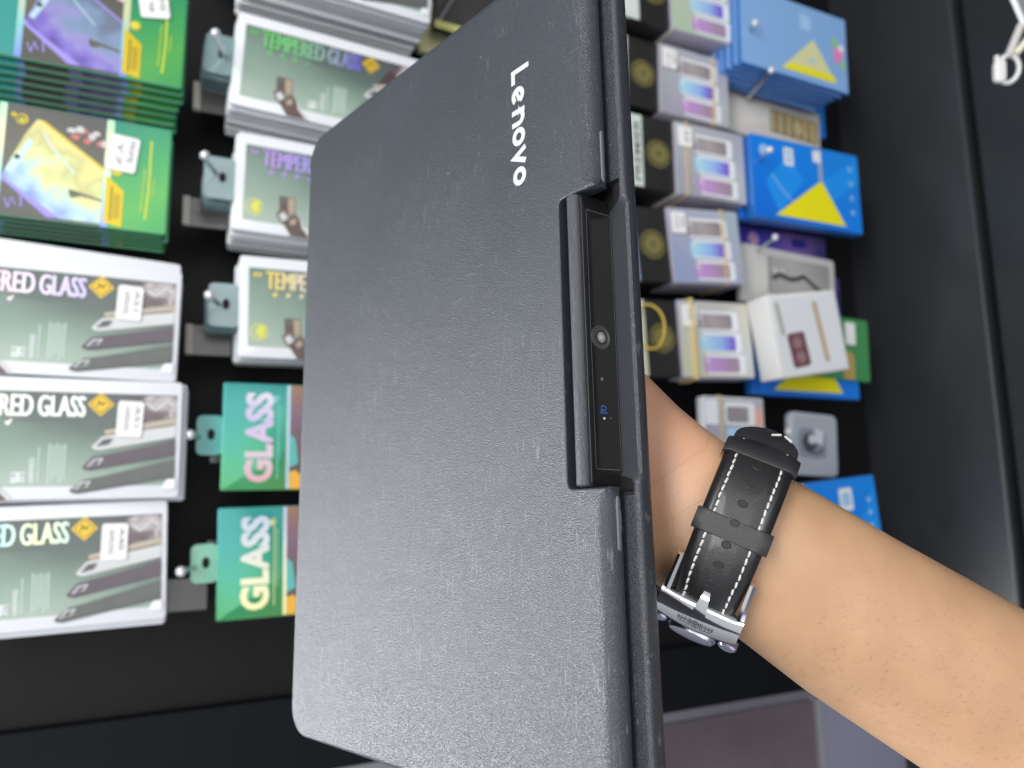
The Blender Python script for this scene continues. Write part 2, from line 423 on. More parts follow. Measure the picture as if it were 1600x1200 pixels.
def stack(M, n, step, label, jit=0.0015):
    global proto
    for k in range(1, n):
        o = back_pack(behind(M, step * k, random.uniform(-jit, jit), random.uniform(-jit, jit), random.uniform(-0.008, 0.008)), label, GW, src=proto)
        if proto is None: proto = o
mm = place(373, 17, 'tl', 190, 95, 0, 6, -4)
white_pack(mm, 'green', 'white framed tempered glass pack with green to blue foil title, front of its hook', grp=GW)
stack(mm, 8, 0.009, 'white pack edge tucked behind the pack with the green and blue title')
mm = place(372, 205, 'tl', 190, 95, 0, 6, -2)
white_pack(mm, 'violet', 'white framed tempered glass pack with violet foil title and yellow disc', disc=True, grp=GW)
stack(mm, 8, 0.009, 'white pack edge tucked behind the pack with the violet title')
mm = place(375, 398, 'tl', 190, 95, 0, 6, 0)
white_pack(mm, 'gold', 'white framed tempered glass pack with gold foil title and yellow disc', disc=True, grp=GW)
stack(mm, 7, 0.008, 'white pack edge tucked behind the pack with the gold title')
# stack whose lower edge shows at the very top
mm = place(672, 37, 'br', 190, 95, 0.0, 6, -4)
white_pack(mm, 'pale', 'white framed pack cut by the top of the photo, above the green titled pack', grp=GW)
stack(mm, 9, 0.009, 'white pack edge in the stack cut by the top of the photo')
# left column
mm = place(285, 425, 'tr', 190, 95, 0.03, 6, -1.5)
white_pack(mm, 'pink', 'white framed pack with pink and violet title, topmost of the three on the left', ['A51', 'SAMSUNG'], grp=GW)
tag(back_pack(behind(mm, 0.012, -0.003, 0.014, -0.045), None, GW, src=proto), 'white pack slipped up askew behind the pack with the pink and violet title')
stack(behind(mm, 0.02, 0, 0.004), 3, 0.009, 'white pack edge behind the slipped pack of the pink and violet titled stack')
mm = place(286, 598, 'tr', 190, 95, 0.03, 6, -0.5)
white_pack(mm, 'pale', 'white framed pack with pale silvery title, middle of the three on the left', ['A51', 'SAMSUNG'], grp=GW)
stack(behind(mm, 0.0, 0.004, -0.002), 4, 0.009, 'white pack edge behind the pack with the pale silvery title')
mm = place(262, 781, 'tr', 190, 95, 0.02, 6, 0.8)
white_pack(mm, 'aqua', 'white framed pack with aqua and yellow title, lowest of the three on the left', ['A40', 'SAMSUNG'], grp=GW)
stack(behind(mm, 0.0, 0.002, -0.003), 4, 0.008, 'white pack edge behind the pack with the aqua title', 0.003)

# -- green foil packs
gedge = mat('green_sleeve', (0.02, 0.22, 0.12), 0.25, coat=0.6)
GM = [grad('green_panel_print', [(0.02, 0.26, 0.18), (0.05, 0.36, 0.12), (0.10, 0.42, 0.09), (0.03, 0.32, 0.10)], (0.5, -1, 0), (-0.02, 0.10), 0.25, 0.2, 0.04, 15),
      grad('taupe_print', [(0.09, 0.09, 0.075), (0.135, 0.13, 0.10), (0.085, 0.09, 0.085)], (0.3, 1, 0), (-0.05, 0.05), 0.25),
      grad('yellow_phone_foil', [(0.20, 0.26, 0.58), (0.34, 0.50, 0.66), (0.46, 0.64, 0.56), (0.66, 0.74, 0.32), (0.50, 0.50, 0.22), (0.70, 0.62, 0.24)], (0.55, 0.9, 0), (-0.045, 0.030), 0.22, 0.3, 0.10, 45),
      grad('violet_phone_foil', [(0.15, 0.10, 0.36), (0.26, 0.20, 0.66), (0.36, 0.34, 0.66), (0.24, 0.36, 0.52), (0.20, 0.24, 0.34)], (0.55, 0.9, 0), (-0.045, 0.030), 0.22, 0.3, 0.10, 45),
      grad('stripe_foil', [(0.25, 0.30, 0.85), (0.35, 0.75, 0.75), (0.80, 0.82, 0.45), (0.45, 0.85, 0.55)], (0, 1, 0), (-0.05, 0.05), 0.2, 0.3),
      mat('hexagon_yellow', (0.70, 0.52, 0.02), 0.3, 0.2), mat('pale_blue_foil', (0.55, 0.74, 0.85), 0.25, 0.3),
      mat('violet_ink', (0.36, 0.30, 0.80), 0.3), mat('orange_ink', (0.85, 0.45, 0.06), 0.4), ART_M[3],
      mat('teal_strip_print', (0.03, 0.30, 0.27), 0.3, coat=0.5), mat('yellow_green_ink', (0.60, 0.70, 0.05), 0.3)]
def green_art(ph):
    A = Art(190, 97, 4)
    A.rect(1, 1, 189, 96, 0, 0); A.rect(66, 1, 140, 96, 1, 1); A.rect(139, 1, 144.5, 96, 2, 4); A.rect(61, 1, 66, 96, 2, 4)
    A.rect(1, 1, 61, 96, 2, 10)
    P = [(88, 11), (92, 12), (139, 46), (139, 94), (110, 94), (70, 66), (67, 61), (80, 26)]
    A.shape(P, 3, ph)
    A.shape([(67, 61), (70, 66), (110, 94), (100, 94), (66, 66)], 4, 7)
    A.shape([(69, 58), (78, 40), (84, 28), (86, 34), (79, 48), (73, 60)], 4, 6); A.disc(76, 46, 2.2, 5, 9)
    A.shape([(114, 67), (139, 73), (139, 75), (124, 72), (117, 75), (115, 73)], 4, 1)
    A.line([(92, 12), (139, 46)], 1.6, 4, 5 if ph == 2 else 7); A.line([(93, 22), (100, 34), (118, 54)], 1.2, 5, 6)
    A.shape([(141, 50), (155, 63), (155, 95), (141, 92)], 3, 5); A.line([(146, 60), (146, 90)], 1.0, 4, 9)
    for k in (149, 151.5): A.line([(k, 66), (k, 88)], 0.7, 4, 9)
    A.disc(149, 46, 4.2, 3, 8); A.disc(149, 46, 3.2, 4, 11)
    A.line([(174, 14), (174, 60), (172.5, 86)], 1.6, 3, 11); A.line([(170, 40), (169, 80)], 0.7, 3, 11); A.line([(178, 48), (177.5, 64)], 0.6, 3, 11)
    A.disc(77, 13, 4.5, 3, 5); A.disc(76.5, 13, 3.2, 4, 1); A.disc(77, 14, 1.8, 5, 11); A.disc(71, 10, 1.8, 3, 5)
    A.line([(70, 82), (73, 90), (75, 80), (78, 87)], 1.0, 5, 7); A.line([(81, 78), (82, 88)], 1.2, 5, 7)
    # small swirl printed in red and white beside the phone
    for k in range(9): A.disc(113 + 3.1 * k, 16 + 5 * math.sin(k * 1.9) + k * 0.7, 3.6 - 0.15 * k, 3 + k % 3, 12 if k in (1, 3, 4, 7) else 13, 2.2 + 0.5 * (k % 3))
    return A
GM += [mat('faded_red_ink', (0.60, 0.18, 0.16), 0.4), mat('faded_white_ink', (0.62, 0.60, 0.60), 0.4)]
GG = 'green foil packs hanging in two stacks'
gproto = None
for (x, y, cn, ph, lab, stk, blab, tl_) in ((270, 203, 'tr', 2, 'green foil pack with yellow glowing phone picture and white sticker, below the violet one', ['PRIME', 'Y7'], 'green pack edge fanned out under the yellow phone picture', 3),
                                   (285, 140, 'br', 3, 'green foil pack with violet phone picture, cut by the top of the photo', ['PRIME', 'Y9'], 'green pack edge fanned out under the violet phone picture', -8)):
    mm = place(x, y, cn, 190, 97, 0.02, 4, -1.5)
    r = empty('foil_pack', mm); tag(r, lab, 'screen guard', GG)
    body(190, 97, 4, gedge, 'sleeve', r); green_art(ph).build('printed_front', GM, r, smooth=0)
    if ph == 2: sticker(r, 190, 97, 4, 141, 14, 164, 46, stk, tilt=5)
    else: sticker(r, 190, 97, 4, 150, 2, 174, 36, stk, tilt=-10)
    for k in range(1, 7 if ph == 3 else 5):
        M2 = behind(mm, 0.009 * k, random.uniform(-.004, .002), -0.003 * k if ph == 3 else -0.001 * k, random.uniform(-0.01, 0.012))
        if gproto is None:
            o = empty('foil_pack', M2); body(190, 97, 4, gedge, 'sleeve', o); green_art(3).build('printed_front', GM, o, smooth=0); gproto = o
        else: o = copy_thing(gproto, M2)
        tag(o, blab, 'screen guard', GG)

# -- green packs lettered GLASS
holo = grad('teal_green_foil', [(0.03, 0.32, 0.29), (0.04, 0.36, 0.22), (0.06, 0.36, 0.13), (0.12, 0.36, 0.11)], (0.5, -1, 0), (-0.045, 0.035), 0.25, 0.25, 0.05, 25)
tealtab = mat('teal_tab', (0.10, 0.48, 0.44), 0.25, coat=0.5); minttab = mat('mint_tab', (0.22, 0.52, 0.38), 0.3, coat=0.4)
LETP = grad('pink_lavender_foil', [(0.90, 0.50, 0.55), (0.85, 0.70, 0.80), (0.70, 0.62, 0.92), (0.86, 0.82, 0.86)], (0, 1, 0), (-0.045, 0.045), 0.25, 0.2)
LETY = grad('yellow_white_foil', [(0.88, 0.86, 0.42), (0.92, 0.90, 0.60), (0.80, 0.84, 0.86), (0.66, 0.72, 0.92)], (0, 1, 0), (-0.045, 0.045), 0.25, 0.2)
picm = grad('dusky_picture_print', [(0.07, 0.07, 0.065), (0.15, 0.10, 0.11), (0.22, 0.14, 0.19), (0.34, 0.20, 0.12)], (0.2, 1, 0), (-0.05, 0.05), 0.3, 0, 0.04, 60)
for (x, y, lm, tm, lab, hgt) in ((350, 597, LETP, tealtab, 'teal green pack with pink and lavender vertical lettering', 35), (341, 794, LETY, minttab, 'teal green pack with yellow vertical lettering and mint hang tab', 33)):
    mm = place(x, y, 'tl', 150, 96, 0.0, 14, -0.6 if y < 700 else 0.2)
    r = empty('screen_glass_pack', mm); tag(r, lab, 'screen guard', 'green packs lettered GLASS')
    body(150, 96, 14, holo, 'box', r, 1.5, 0.8)
    A = Art(150, 96, 14)
    A.text('GLASS', 19, 8, 43.5, 89, 1, 0, rot=-90, bold=0.045)
    A.line([(47.5, 10), (47.5, 86)], 1.0, 1, 1); A.line([(50, 20), (50, 70)], 0.5, 1, 1); A.disc(46, 14, 3, 1, 1)
    A.rect(55, 0.8, 58, 95, 1, 2); A.rect(58.2, 0.8, 149, 95, 1, 3)
    A.shape([(58.2, 95), (58.2, 80), (64, 78), (69, 84), (69, 95)], 2, 4); A.shape([(58.2, 76), (58.2, 46), (63, 50), (66, 72)], 2, 5)
    A.build('printed_front', [lm, mat('aqua_ink', (0.20, 0.62, 0.62), 0.3) if lm is LETP else mat('straw_ink', (0.62, 0.68, 0.30), 0.3), GM[6] if lm is LETP else LETY, picm, GM[8], tealtab], r, smooth=0)
    tab_part(r, 150, 14, tm, w=21, hgt=hgt, b=47, H=96)

# -- long boxes with a black band, a gold emblem and three phone pictures
lil = grad('lilac_grey_print', [(0.42, 0.42, 0.50), (0.55, 0.58, 0.60), (0.45, 0.44, 0.56)], (0.7, 1, 0), (-0.02, 0.09), 0.25, 0.15, 0.05, 20)
yel = grad('cream_print', [(0.62, 0.62, 0.46), (0.56, 0.60, 0.62), (0.62, 0.58, 0.46)], (0.7, 1, 0), (-0.02, 0.09), 0.25, 0.1, 0.05, 20)
blu = grad('blue_lilac_print', [(0.34, 0.42, 0.62), (0.48, 0.48, 0.62), (0.44, 0.56, 0.64)], (0.7, 1, 0), (-0.02, 0.09), 0.25, 0.15, 0.05, 20)
boxside = mat('lavender_box_side', (0.40, 0.38, 0.46), 0.45, var=0.15, vscale=200)
PM = [None, white, grad('brown_screen_print', [(0.30, 0.27, 0.29), (0.42, 0.38, 0.38), (0.26, 0.23, 0.25)], (1, 0.4, 0), (0.02, 0.07), 0.3),
      grad('blue_screen_print', [(0.40, 0.66, 0.85), (0.32, 0.50, 0.88), (0.20, 0.14, 0.66)], (1, 0, 0), (0.03, 0.065), 0.3),
      grad('mauve_screen_print', [(0.52, 0.30, 0.62), (0.40, 0.28, 0.40), (0.34, 0.26, 0.32)], (1, 0.3, 0), (0.03, 0.065), 0.3),
      mat('black_band_print', (0.022, 0.021, 0.021), 0.35), mat('emblem_gold', (0.36, 0.32, 0.10), 0.35, 0.3), mat('mint_white_print', (0.62, 0.70, 0.64), 0.35), ink]
bandm = mat('amber_rubber', (0.62, 0.47, 0.18), 0.45)
def phone_box(px, py, front, T, label, st=None, stripm=7, premier=False, h=0.0, roll=-1, flap=False, wd=190):
    """anchored at the top left corner of its right-hand printed part"""
    mm = place(px, py, 'tl', 105, 92, h, T, roll)
    M = mm @ Matrix.Translation((-0.0425, 0, 0))
    r = empty('boxed_screen_guard', M); tag(r, label, 'boxed screen guard', 'long boxes with a gold emblem')
    mb = MB(); mb.prism([(x / 1000, y / 1000) for x, y in rrect(-10, -46, 95, 46, 2, 3)], -T / 2000, T / 2000, 0, 0.0008, 2)
    mb.build('card_bundle', boxside, r)
    mb = MB(); mb.prism([(x / 1000, y / 1000) for x, y in rrect(-95, -45, -10.3, 45, 2, 3)], -T / 2000 + 0.001, T / 2000 - 0.003, 0, 0.0008, 2)
    mb.build('black_band', PM[5], r)
    A = Art(190, 92, T); A.z0 -= 0.0028
    A.rect(2, 1.5, 40, 90.5, 0, stripm)
    if premier: A.text('PREMIER', 28, 8, 37, 84, 1, 8, rot=-90, bold=0.02)
    else:
        for k in range(3): A.line([(18 + 7 * k, 10), (18 + 7 * k, 82)], 2.0, 1, 1)
    cx, cy = 62, 46
    A.disc(cx, cy, 17, 1, 6); A.disc(cx, cy, 15.6, 2, 5); A.disc(cx, cy, 13, 3, 6); A.disc(cx, cy, 11.4, 4, 5); A.disc(cx, cy, 10.2, 5, 6)
    for k in range(9):
        q = 2 * math.pi * k / 9; A.line([(cx + 4 * math.cos(q), cy + 4 * math.sin(q)), (cx + 8.5 * math.cos(q + .2), cy + 8.5 * math.sin(q + .2))], 1.6, 6, 5)
    A.disc(cx, cy, 2.4, 6, 5)
    ms = list(PM); ms[0] = front
    A.build('band_print', ms, r, smooth=0)
    A = Art(190, 92, T); o = 85
    A.rect(o + 1, 1, o + 104, 91, 0, 0)
    for k in range(3):
        b = 12 + 26 * k; x = o + 28 + 3 * k
        A.rect(x, b, x + 58, b + 24, 1, 1, 4); A.rect(x - 3, b + 3.5, x + 49, b + 21.5, 2, 2 + k, 3)
        A.line([(x + 5, b + 5), (x + 5, b + 20)], 0.8, 3, 1); A.disc(x + 2, b + 8, 1.8, 3, 1)
    A.build('printed_front', ms, r, smooth=0)
    if st: sticker(r, 190, 92, T, o + 3, 6, o + 24, 32, st)
    if flap:
        mb = MB(); mb.box(-0.010, -0.0075, -0.0475, -0.0463, -T / 2000 - 0.02, T / 2000); mb.build('cream_flap', mat('cream_board', (0.62, 0.60, 0.45), 0.6), r)
    return r, M
def band(M, x, T, label, H=92, wv=2.2, slack=0.0):
    mb = MB(); z = T / 2000 + 0.0012; y = H / 2000 + 0.001
    pts = []
    for (u, v) in ((-y, z), (-y * .4, z + .0004), (y * .4, z + .0004), (y, z), (y + 0.0004, 0), (y, -z), (0, -z), (-y, -z), (-y - 0.0004, 0)):
        pts.append((x / 1000 + slack * math.sin(u * 40), u, v))
    mb.tube(pts, wv / 2000, 0, 6, closed=True)
    o = mb.build('rubber_band', bandm, None, M); tag(o, label, 'rubber band', 'rubber bands round the boxes')
r, M = phone_box(1045, -62, grad('pale_green_print', [(0.50, 0.62, 0.46), (0.58, 0.64, 0.56), (0.52, 0.52, 0.58)], (0.7, 1, 0), (-0.02, 0.09), 0.25, 0.1, 0.05, 20), 60, 'pale green long box with three phone pictures, cut by the top of the photo', h=0.005, flap=True)
r, M = phone_box(1030, 66, lil, 24, 'grey lilac long box with a gold emblem, second row from the top of the photo', ['128', 'A1'], h=-0.01, roll=-2.5)
band(M, 70, 24, 'amber rubber band round the grey lilac long box in the second row')
r, M = phone_box(1053, 188, lil, 55, 'lilac long box with mint strip of dark lettering and rubber band at its left', ['A3'], premier=True, h=0.0, flap=True)
band(M, 6, 55, 'amber rubber band round the lilac long box with the lettered mint strip', slack=0.001)
r, M = phone_box(1041, 323, blu, 50, 'blue lilac long box beside the dark bracelet card', ['A8', 'M5'], stripm=0, h=0.0, roll=3.5)
band(M, 68, 50, 'yellow rubber band crossing the blue lilac long box', slack=0.0015)
r, M = phone_box(1058, 468, yel, 30, 'cream long box with yellow rubber loop, above the wrist', ['28'], stripm=0, h=0.0, roll=1.5)
band(M, 8, 30, 'broad yellow rubber band round the cream long box', wv=6)
mb = MB(); mb.tube([(-0.052 + 0.020 * math.cos(q), 0.012 + 0.026 * math.sin(q), 0.0168 + 0.001 * math.sin(3 * q)) for q in [2 * math.pi * k / 28 for k in range(28)]], 0.0014, 0, 6, closed=True)
tag(mb.build('rubber_band', mat('yellow_rubber', (0.70, 0.52, 0.08), 0.4), None, M), 'round yellow rubber loop lying over the gold emblem of the cream box', 'rubber band', 'rubber bands round the boxes')
# small pack by the strap
mm = place(1097, 618, 'tl', 92, 84, -0.02, 12, -1)
r = empty('screen_guard_card', mm); tag(r, 'small pale pack with one phone picture and a rubber band, just above the strap', 'screen guard')
body(92, 84, 12, white, 'card', r)
A = Art(92, 84, 12); A.rect(2, 2, 90, 82, 0, 0); A.rect(32, 6, 78, 34, 1, 1, 4); A.rect(35, 12, 68, 31, 2, 2, 2); A.rect(34, 38, 78, 60, 1, 3, 3); A.rect(78, 12, 90, 36, 1, 4); A.rect(3, 4, 22, 34, 1, 1)
A.build('printed_front', [lil, white, PM[2], PM[3], mat('salmon_ink', (0.75, 0.42, 0.35), 0.4)], r, smooth=0)
band(mm, -20, 12, 'amber rubber band round the small pale pack above the strap', 84)

# ------------------------------------------------------------------ blue column
bside = mat('blue_box_side', (0.02, 0.16, 0.55), 0.35, coat=0.3)
BM = [grad('blue_print', [(0.005, 0.16, 0.70), (0.005, 0.22, 0.82), (0.01, 0.25, 0.78)], (0.6, 1, 0), (-0.08, 0.08), 0.28),
      mat('yellow_print', (0.85, 0.78, 0.01), 0.35), mat('silver_strip_print', (0.50, 0.58, 0.66), 0.3, 0.3), white,
      mat('light_blue_facet_print', (0.015, 0.29, 0.86), 0.3), ink, mat('pale_icon_print', (0.35, 0.58, 0.85), 0.4),
      mat('pink_ink', (0.75, 0.25, 0.50), 0.4), mat('leaf_green_ink', (0.25, 0.55, 0.28), 0.4), mat('glare_and_card_yellow', (0.68, 0.68, 0.36), 0.35),
      mat('glare_blue_print', (0.24, 0.43, 0.74), 0.3)]
def blue_art(T, pale=False):  # pale: glare of the clear film put into the print colours
    A = Art(182, 110, T); B, Yl = (10, 9) if pale else (0, 1)
    A.rect(1, 1, 181, 109, 0, B)
    if not pale:
        A.shape([(114, 48), (181, 4), (181, 40), (128, 74)], 1, 4); A.shape([(20, 60), (60, 18), (84, 50), (40, 100)], 1, 4)
    A.shape([(114, 46), (152, 103), (34, 103)] if not pale else [(122, 46), (160, 100), (66, 100)], 2, Yl)
    if pale:
        A.shape([(66, 100), (160, 100), (156, 90), (82, 90)], 3, 1); A.rect(112, 76, 124, 80, 3, 6)
        A.disc(160, 40, 7, 1, 8); A.disc(166, 54, 9, 2, 7); A.disc(173, 70, 6, 1, 8); A.disc(162, 66, 5, 3, 7); A.disc(171, 46, 5, 3, 3)
        A.rect(100, 14, 118, 36, 1, 6, 2)
    else:
        A.rect(110, 3, 116, 46, 3, 2); A.rect(101, 6, 115, 22, 4, 3, 2)
        A.rect(52, 10, 68, 34, 3, 3, 2); A.rect(55, 14, 65, 19, 4, 6); A.rect(56, 22, 64, 30, 4, 6); A.disc(20, 20, 8, 3, 6)
        A.line([(30, 50), (44, 66), (66, 84)], 1.4, 2, 6)
        for k in range(4): A.disc(166, 22 + 20 * k, 3.4, 3, 6); A.disc(166, 22 + 20 * k, 1.5, 4, 0)
    return A
GB = 'blue boxes with yellow triangles'
def blue_box(M, T, label, pale=False):
    r = empty('blue_box', M); tag(r, label, 'boxed accessory', GB)
    body(182, 110, T, bside, 'box', r, 1.5, 0.8); blue_art(T, pale).build('printed_front', BM, r, smooth=0)
    return r
mm = place(1172, 207, 'tl', 182, 110, 0.01, 16, -1)
blue_box(mm, 16, 'bright blue box with large yellow triangle and silver strip, between the two white cards')
tag(blue_box(behind(mm, 0.02, -0.004, 0.006, 0.02), 12, None), 'blue box mostly hidden under the bright one with the silver strip', None)
mm = place(1154, -28, 'tl', 182, 110, 0.02, 5, -3)
p0 = blue_box(mm, 5, 'pale glary blue pack with yellow triangle and pink flower print, top of its stack', True)
for k in range(1, 6):
    tag(copy_thing(p0, behind(mm, 0.009 * k, -0.003 * k + random.uniform(-.002, .002), -0.001 * k, random.uniform(-.01, .01))), 'blue pack edge with yellow strip fanned out under the pale glary blue pack', None)
mm = place(1146, 94, 'tl', 165, 80, -0.06, 8, -3)
r = empty('blue_box', mm); tag(r, 'deep blue box behind the cream card with golden bracelet', 'boxed accessory')
body(165, 80, 8, BM[0], 'box', r); A = Art(165, 80, 8); A.rect(86, 34, 110, 54, 0, 1, 3); A.rect(60, 34, 78, 50, 0, 1, 2); A.build('printed_front', [BM[0], BM[6]], r, smooth=0)

# cream card with golden bracelet picture
cream = mat('cream_card', (0.66, 0.64, 0.60), 0.5, var=0.06, vscale=30)
def white_card(M, Wd, Hd, T, label, m): 
    r = empty('bracelet_card', M); tag(r, label, 'bracelet pack'); body(Wd, Hd, T, m, 'card', r, 5, 1.2); return r
mm = place(1137, 131, 'tl', 163, 66, -0.045, 8, -4.5)
r = white_card(mm, 163, 66, 8, 'cream card pack showing a golden link bracelet', cream)
A = Art(163, 66, 8); A.rect(72, 16, 158, 50, 0, 2, 2)
for k in range(17):
    A.rect(74 + 4.9 * k, 18 + (k % 2), 77.6 + 4.9 * k, 48 - (k % 3), 1, 0 if k % 3 else 1, 1)
A.disc(122, 34, 7, 2, 1); A.disc(122, 34, 3.5, 3, 0); A.disc(136, 30, 5, 2, 0)
A.build('bracelet_picture', [mat('gold_link_print', (0.62, 0.48, 0.20), 0.3, 0.4), mat('pale_gold_print', (0.80, 0.72, 0.46), 0.3, 0.3), mat('brown_gap_print', (0.22, 0.17, 0.09), 0.4)], r, smooth=0)

# violet boxes
violet = grad('violet_blue_print', [(0.10, 0.05, 0.42), (0.05, 0.06, 0.50), (0.28, 0.16, 0.55), (0.03, 0.03, 0.20)], (1, 0.2, 0), (-0.08, 0.08), 0.3, 0, 0.06, 25)
for (x, y, h, roll, lab) in ((1148, 350, -0.05, -1, 'violet blue box under the bright blue box, behind the dark bracelet card'), (1172, 412, -0.055, -2, 'violet box between the dark bracelet card and the white open box')):
    mm = place(x, y, 'tl', 158, 76, h, 14, roll)
    r = empty('violet_box', mm); tag(r, lab, 'boxed accessory', 'violet boxes'); body(158, 76, 14, violet, 'box', r)
    A = Art(158, 76, 14); A.disc(30, 16, 9, 0, 0); A.rect(96, 8, 120, 20, 0, 1); A.disc(44, 60, 7, 0, 0); A.rect(76, 56, 100, 66, 0, 1); A.build('printed_front', [mat('lilac_pink_ink', (0.55, 0.34, 0.55), 0.4), mat('deep_blue_ink', (0.03, 0.04, 0.30), 0.3)], r, smooth=0)

# card with dark bracelet
mm = place(1157, 378, 'tl', 160, 78, -0.03, 10, -3.5)
r = white_card(mm, 160, 78, 10, 'off white card pack showing a dark curved bracelet on grey', mat('offwhite_card', (0.62, 0.61, 0.59), 0.4, var=0.05, vscale=30))
A = Art(160, 78, 10); A.rect(44, 10, 150, 62, 0, 0, 4)
A.line([(50, 40), (64, 34), (80, 38), (92, 36), (104, 30), (114, 36), (126, 44), (140, 52)], 7, 1, 1); A.line([(50, 36), (64, 30), (80, 34), (92, 32), (104, 26), (114, 32), (128, 40)], 1.2, 2, 2)
A.disc(56, 30, 4, 2, 2); A.disc(68, 28, 3.4, 2, 2); A.disc(140, 50, 4.5, 2, 2); A.disc(140, 50, 2.2, 3, 1); A.line([(46, 12), (46, 60)], 3, 1, 3)
A.build('bracelet_picture', [grad('grey_window_print', [(0.36, 0.36, 0.36), (0.46, 0.46, 0.45), (0.28, 0.28, 0.28)], (1, 0.4, 0), (-0.05, 0.07), 0.3), mat('dark_bracelet_print', (0.07, 0.07, 0.075), 0.3), mat('silver_print', (0.62, 0.62, 0.62), 0.3), mat('grey_fold_print', (0.25, 0.25, 0.25), 0.4)], r, smooth=0)

# big white box standing out with slanted side
mm = place(1196, 461, 'tl', 112, 100, 0.035, 34, 8)
r = empty('white_box', mm); tag(r, 'thick white box with strap slots and a small maroon screen picture', 'watch box')
mb = MB()
front = rrect(-56, -50, 56, 50, 2, 3); 
mb.prism([(x / 1000, y / 1000) for x, y in front], -0.017, 0.017, 0, 0.0015, 2); mb.build('carton', mat('white_carton', (0.80, 0.80, 0.78), 0.4), r)
A = Art(112, 100, 34); A.rect(6, 4, 108, 96, 0, 0, 2)
A.rect(12, 10, 18, 50, 1, 1, 2, rot=-4); A.rect(72, 12, 80, 88, 1, 2, 3, rot=-4); A.rect(22, 48, 50, 90, 1, 3, 4, rot=-4)
A.disc(35, 61, 7, 2, 4); A.disc(37, 78, 7, 2, 4); A.line([(28, 52), (44, 52)], 1.2, 2, 4)
A.build('printed_front', [mat('cool_white_print', (0.72, 0.75, 0.78), 0.35), mat('olive_grey_print', (0.40, 0.40, 0.34), 0.4), mat('tan_strap_print', (0.50, 0.40, 0.28), 0.4), mat('maroon_print', (0.16, 0.07, 0.08), 0.35), mat('dusky_pink_print', (0.30, 0.18, 0.20), 0.35)], r, smooth=0)
# what hangs behind the white box
mm = place(1168, 481, 'tl', 182, 110, -0.026, 14, -1)
blue_box(mm, 14, 'blue box behind the thick white box, its yellow strip showing below', False).children[0]
mm = place(1196, 477, 'tl', 176, 84, -0.018, 6, -3)
r = empty('foil_pack', mm); tag(r, 'green pack with white sticker sticking out behind the thick white box', 'screen guard')
body(176, 84, 6, mat('leaf_green_card', (0.06, 0.30, 0.10), 0.35, coat=0.3), 'sleeve', r)
A = Art(176, 84, 6); A.rect(134, 6, 152, 36, 0, 0, 2); A.shape([(128, 84), (128, 50), (140, 44), (148, 52), (148, 83)], 0, 1); A.build('printed_front', [paper, mat('ochre_print', (0.50, 0.36, 0.12), 0.4)], r, smooth=0)

# clear case
mm = place(1232, 640, 'tl', 82, 82, -0.02, 9, -4)
r = empty('clear_case', mm); tag(r, 'small frosted clear plastic case with a dark coil inside, beside the watch strap', 'plastic case')
body(80, 80, 9, mat('frosted_clear', (0.45, 0.49, 0.54), 0.25, coat=0.6, spec=0.6), 'shell', r, 9, 2)
A = Art(80, 80, 9); A.rect(6, 6, 74, 74, 0, 0, 7); A.rect(14, 20, 60, 58, 1, 3, 8); A.disc(32, 38, 12, 2, 1); A.disc(36, 34, 6, 3, 2); A.shape([(40, 20), (56, 22), (54, 40), (42, 38)], 3, 2); A.line([(24, 48), (44, 52), (54, 46)], 3, 3, 1)
A.build('contents', [mat('frost_grey', (0.36, 0.40, 0.45), 0.35), mat('dark_coil', (0.05, 0.055, 0.075), 0.4), mat('pale_frost', (0.56, 0.60, 0.66), 0.3), mat('mid_frost', (0.22, 0.25, 0.30), 0.35)], r, smooth=0)

# low blue box behind the forearm
mm = place(1238, 758, 'tl', 136, 110, 0.0, 14, 4.5)
r = empty('blue_box', mm); tag(r, 'blue box half hidden behind the forearm, low on the wall', 'boxed accessory', GB)
body(136, 110, 14, bside, 'box', r); A = Art(136, 110, 14); A.rect(1, 1, 135, 109, 0, 0); A.rect(72, 12, 94, 40, 2, 3, 3); A.rect(76, 18, 90, 34, 3, 6, 2); A.shape([(94, 70), (134, 10), (134, 80)], 1, 4)
for k in range(3): A.disc(121, 30 + 16 * k, 3, 2, 6)
A.shape([(0.5, 1), (17, 1), (12, 24), (0.5, 28)], 3, 1)
A.build('printed_front', BM, r, smooth=0)

# black pack with yellow edge beside the laptop corner at the top
mm = place(683, -40, 'tl', 150, 66, -0.045, 12, -4)
r = empty('black_pack', mm); tag(r, 'black pack with yellow lower edge beside the laptop corner, at the top of the photo', 'boxed accessory')
body(150, 66, 12, mat('charcoal_card', (0.035, 0.034, 0.032), 0.3, coat=0.4), 'card', r)
A = Art(150, 66, 12); A.rect(0.5, 56, 120, 65.5, 0, 0); A.line([(6, 56), (22, 20)], 0.8, 1, 1); A.line([(3, 40), (12, 12)], 2.4, 1, 2); A.build('printed_front', [mat('lemon_print', (0.58, 0.58, 0.20), 0.35), GM[13], ART_M[6]], r, smooth=0)
tag(back_pack(behind(mm, 0.03, -0.008, -0.012), None, None, 'black_pack', None, 'boxed accessory', (150, 66, 10), BM[9], None), 'pale yellow pack edge showing under the black pack by the laptop corner')

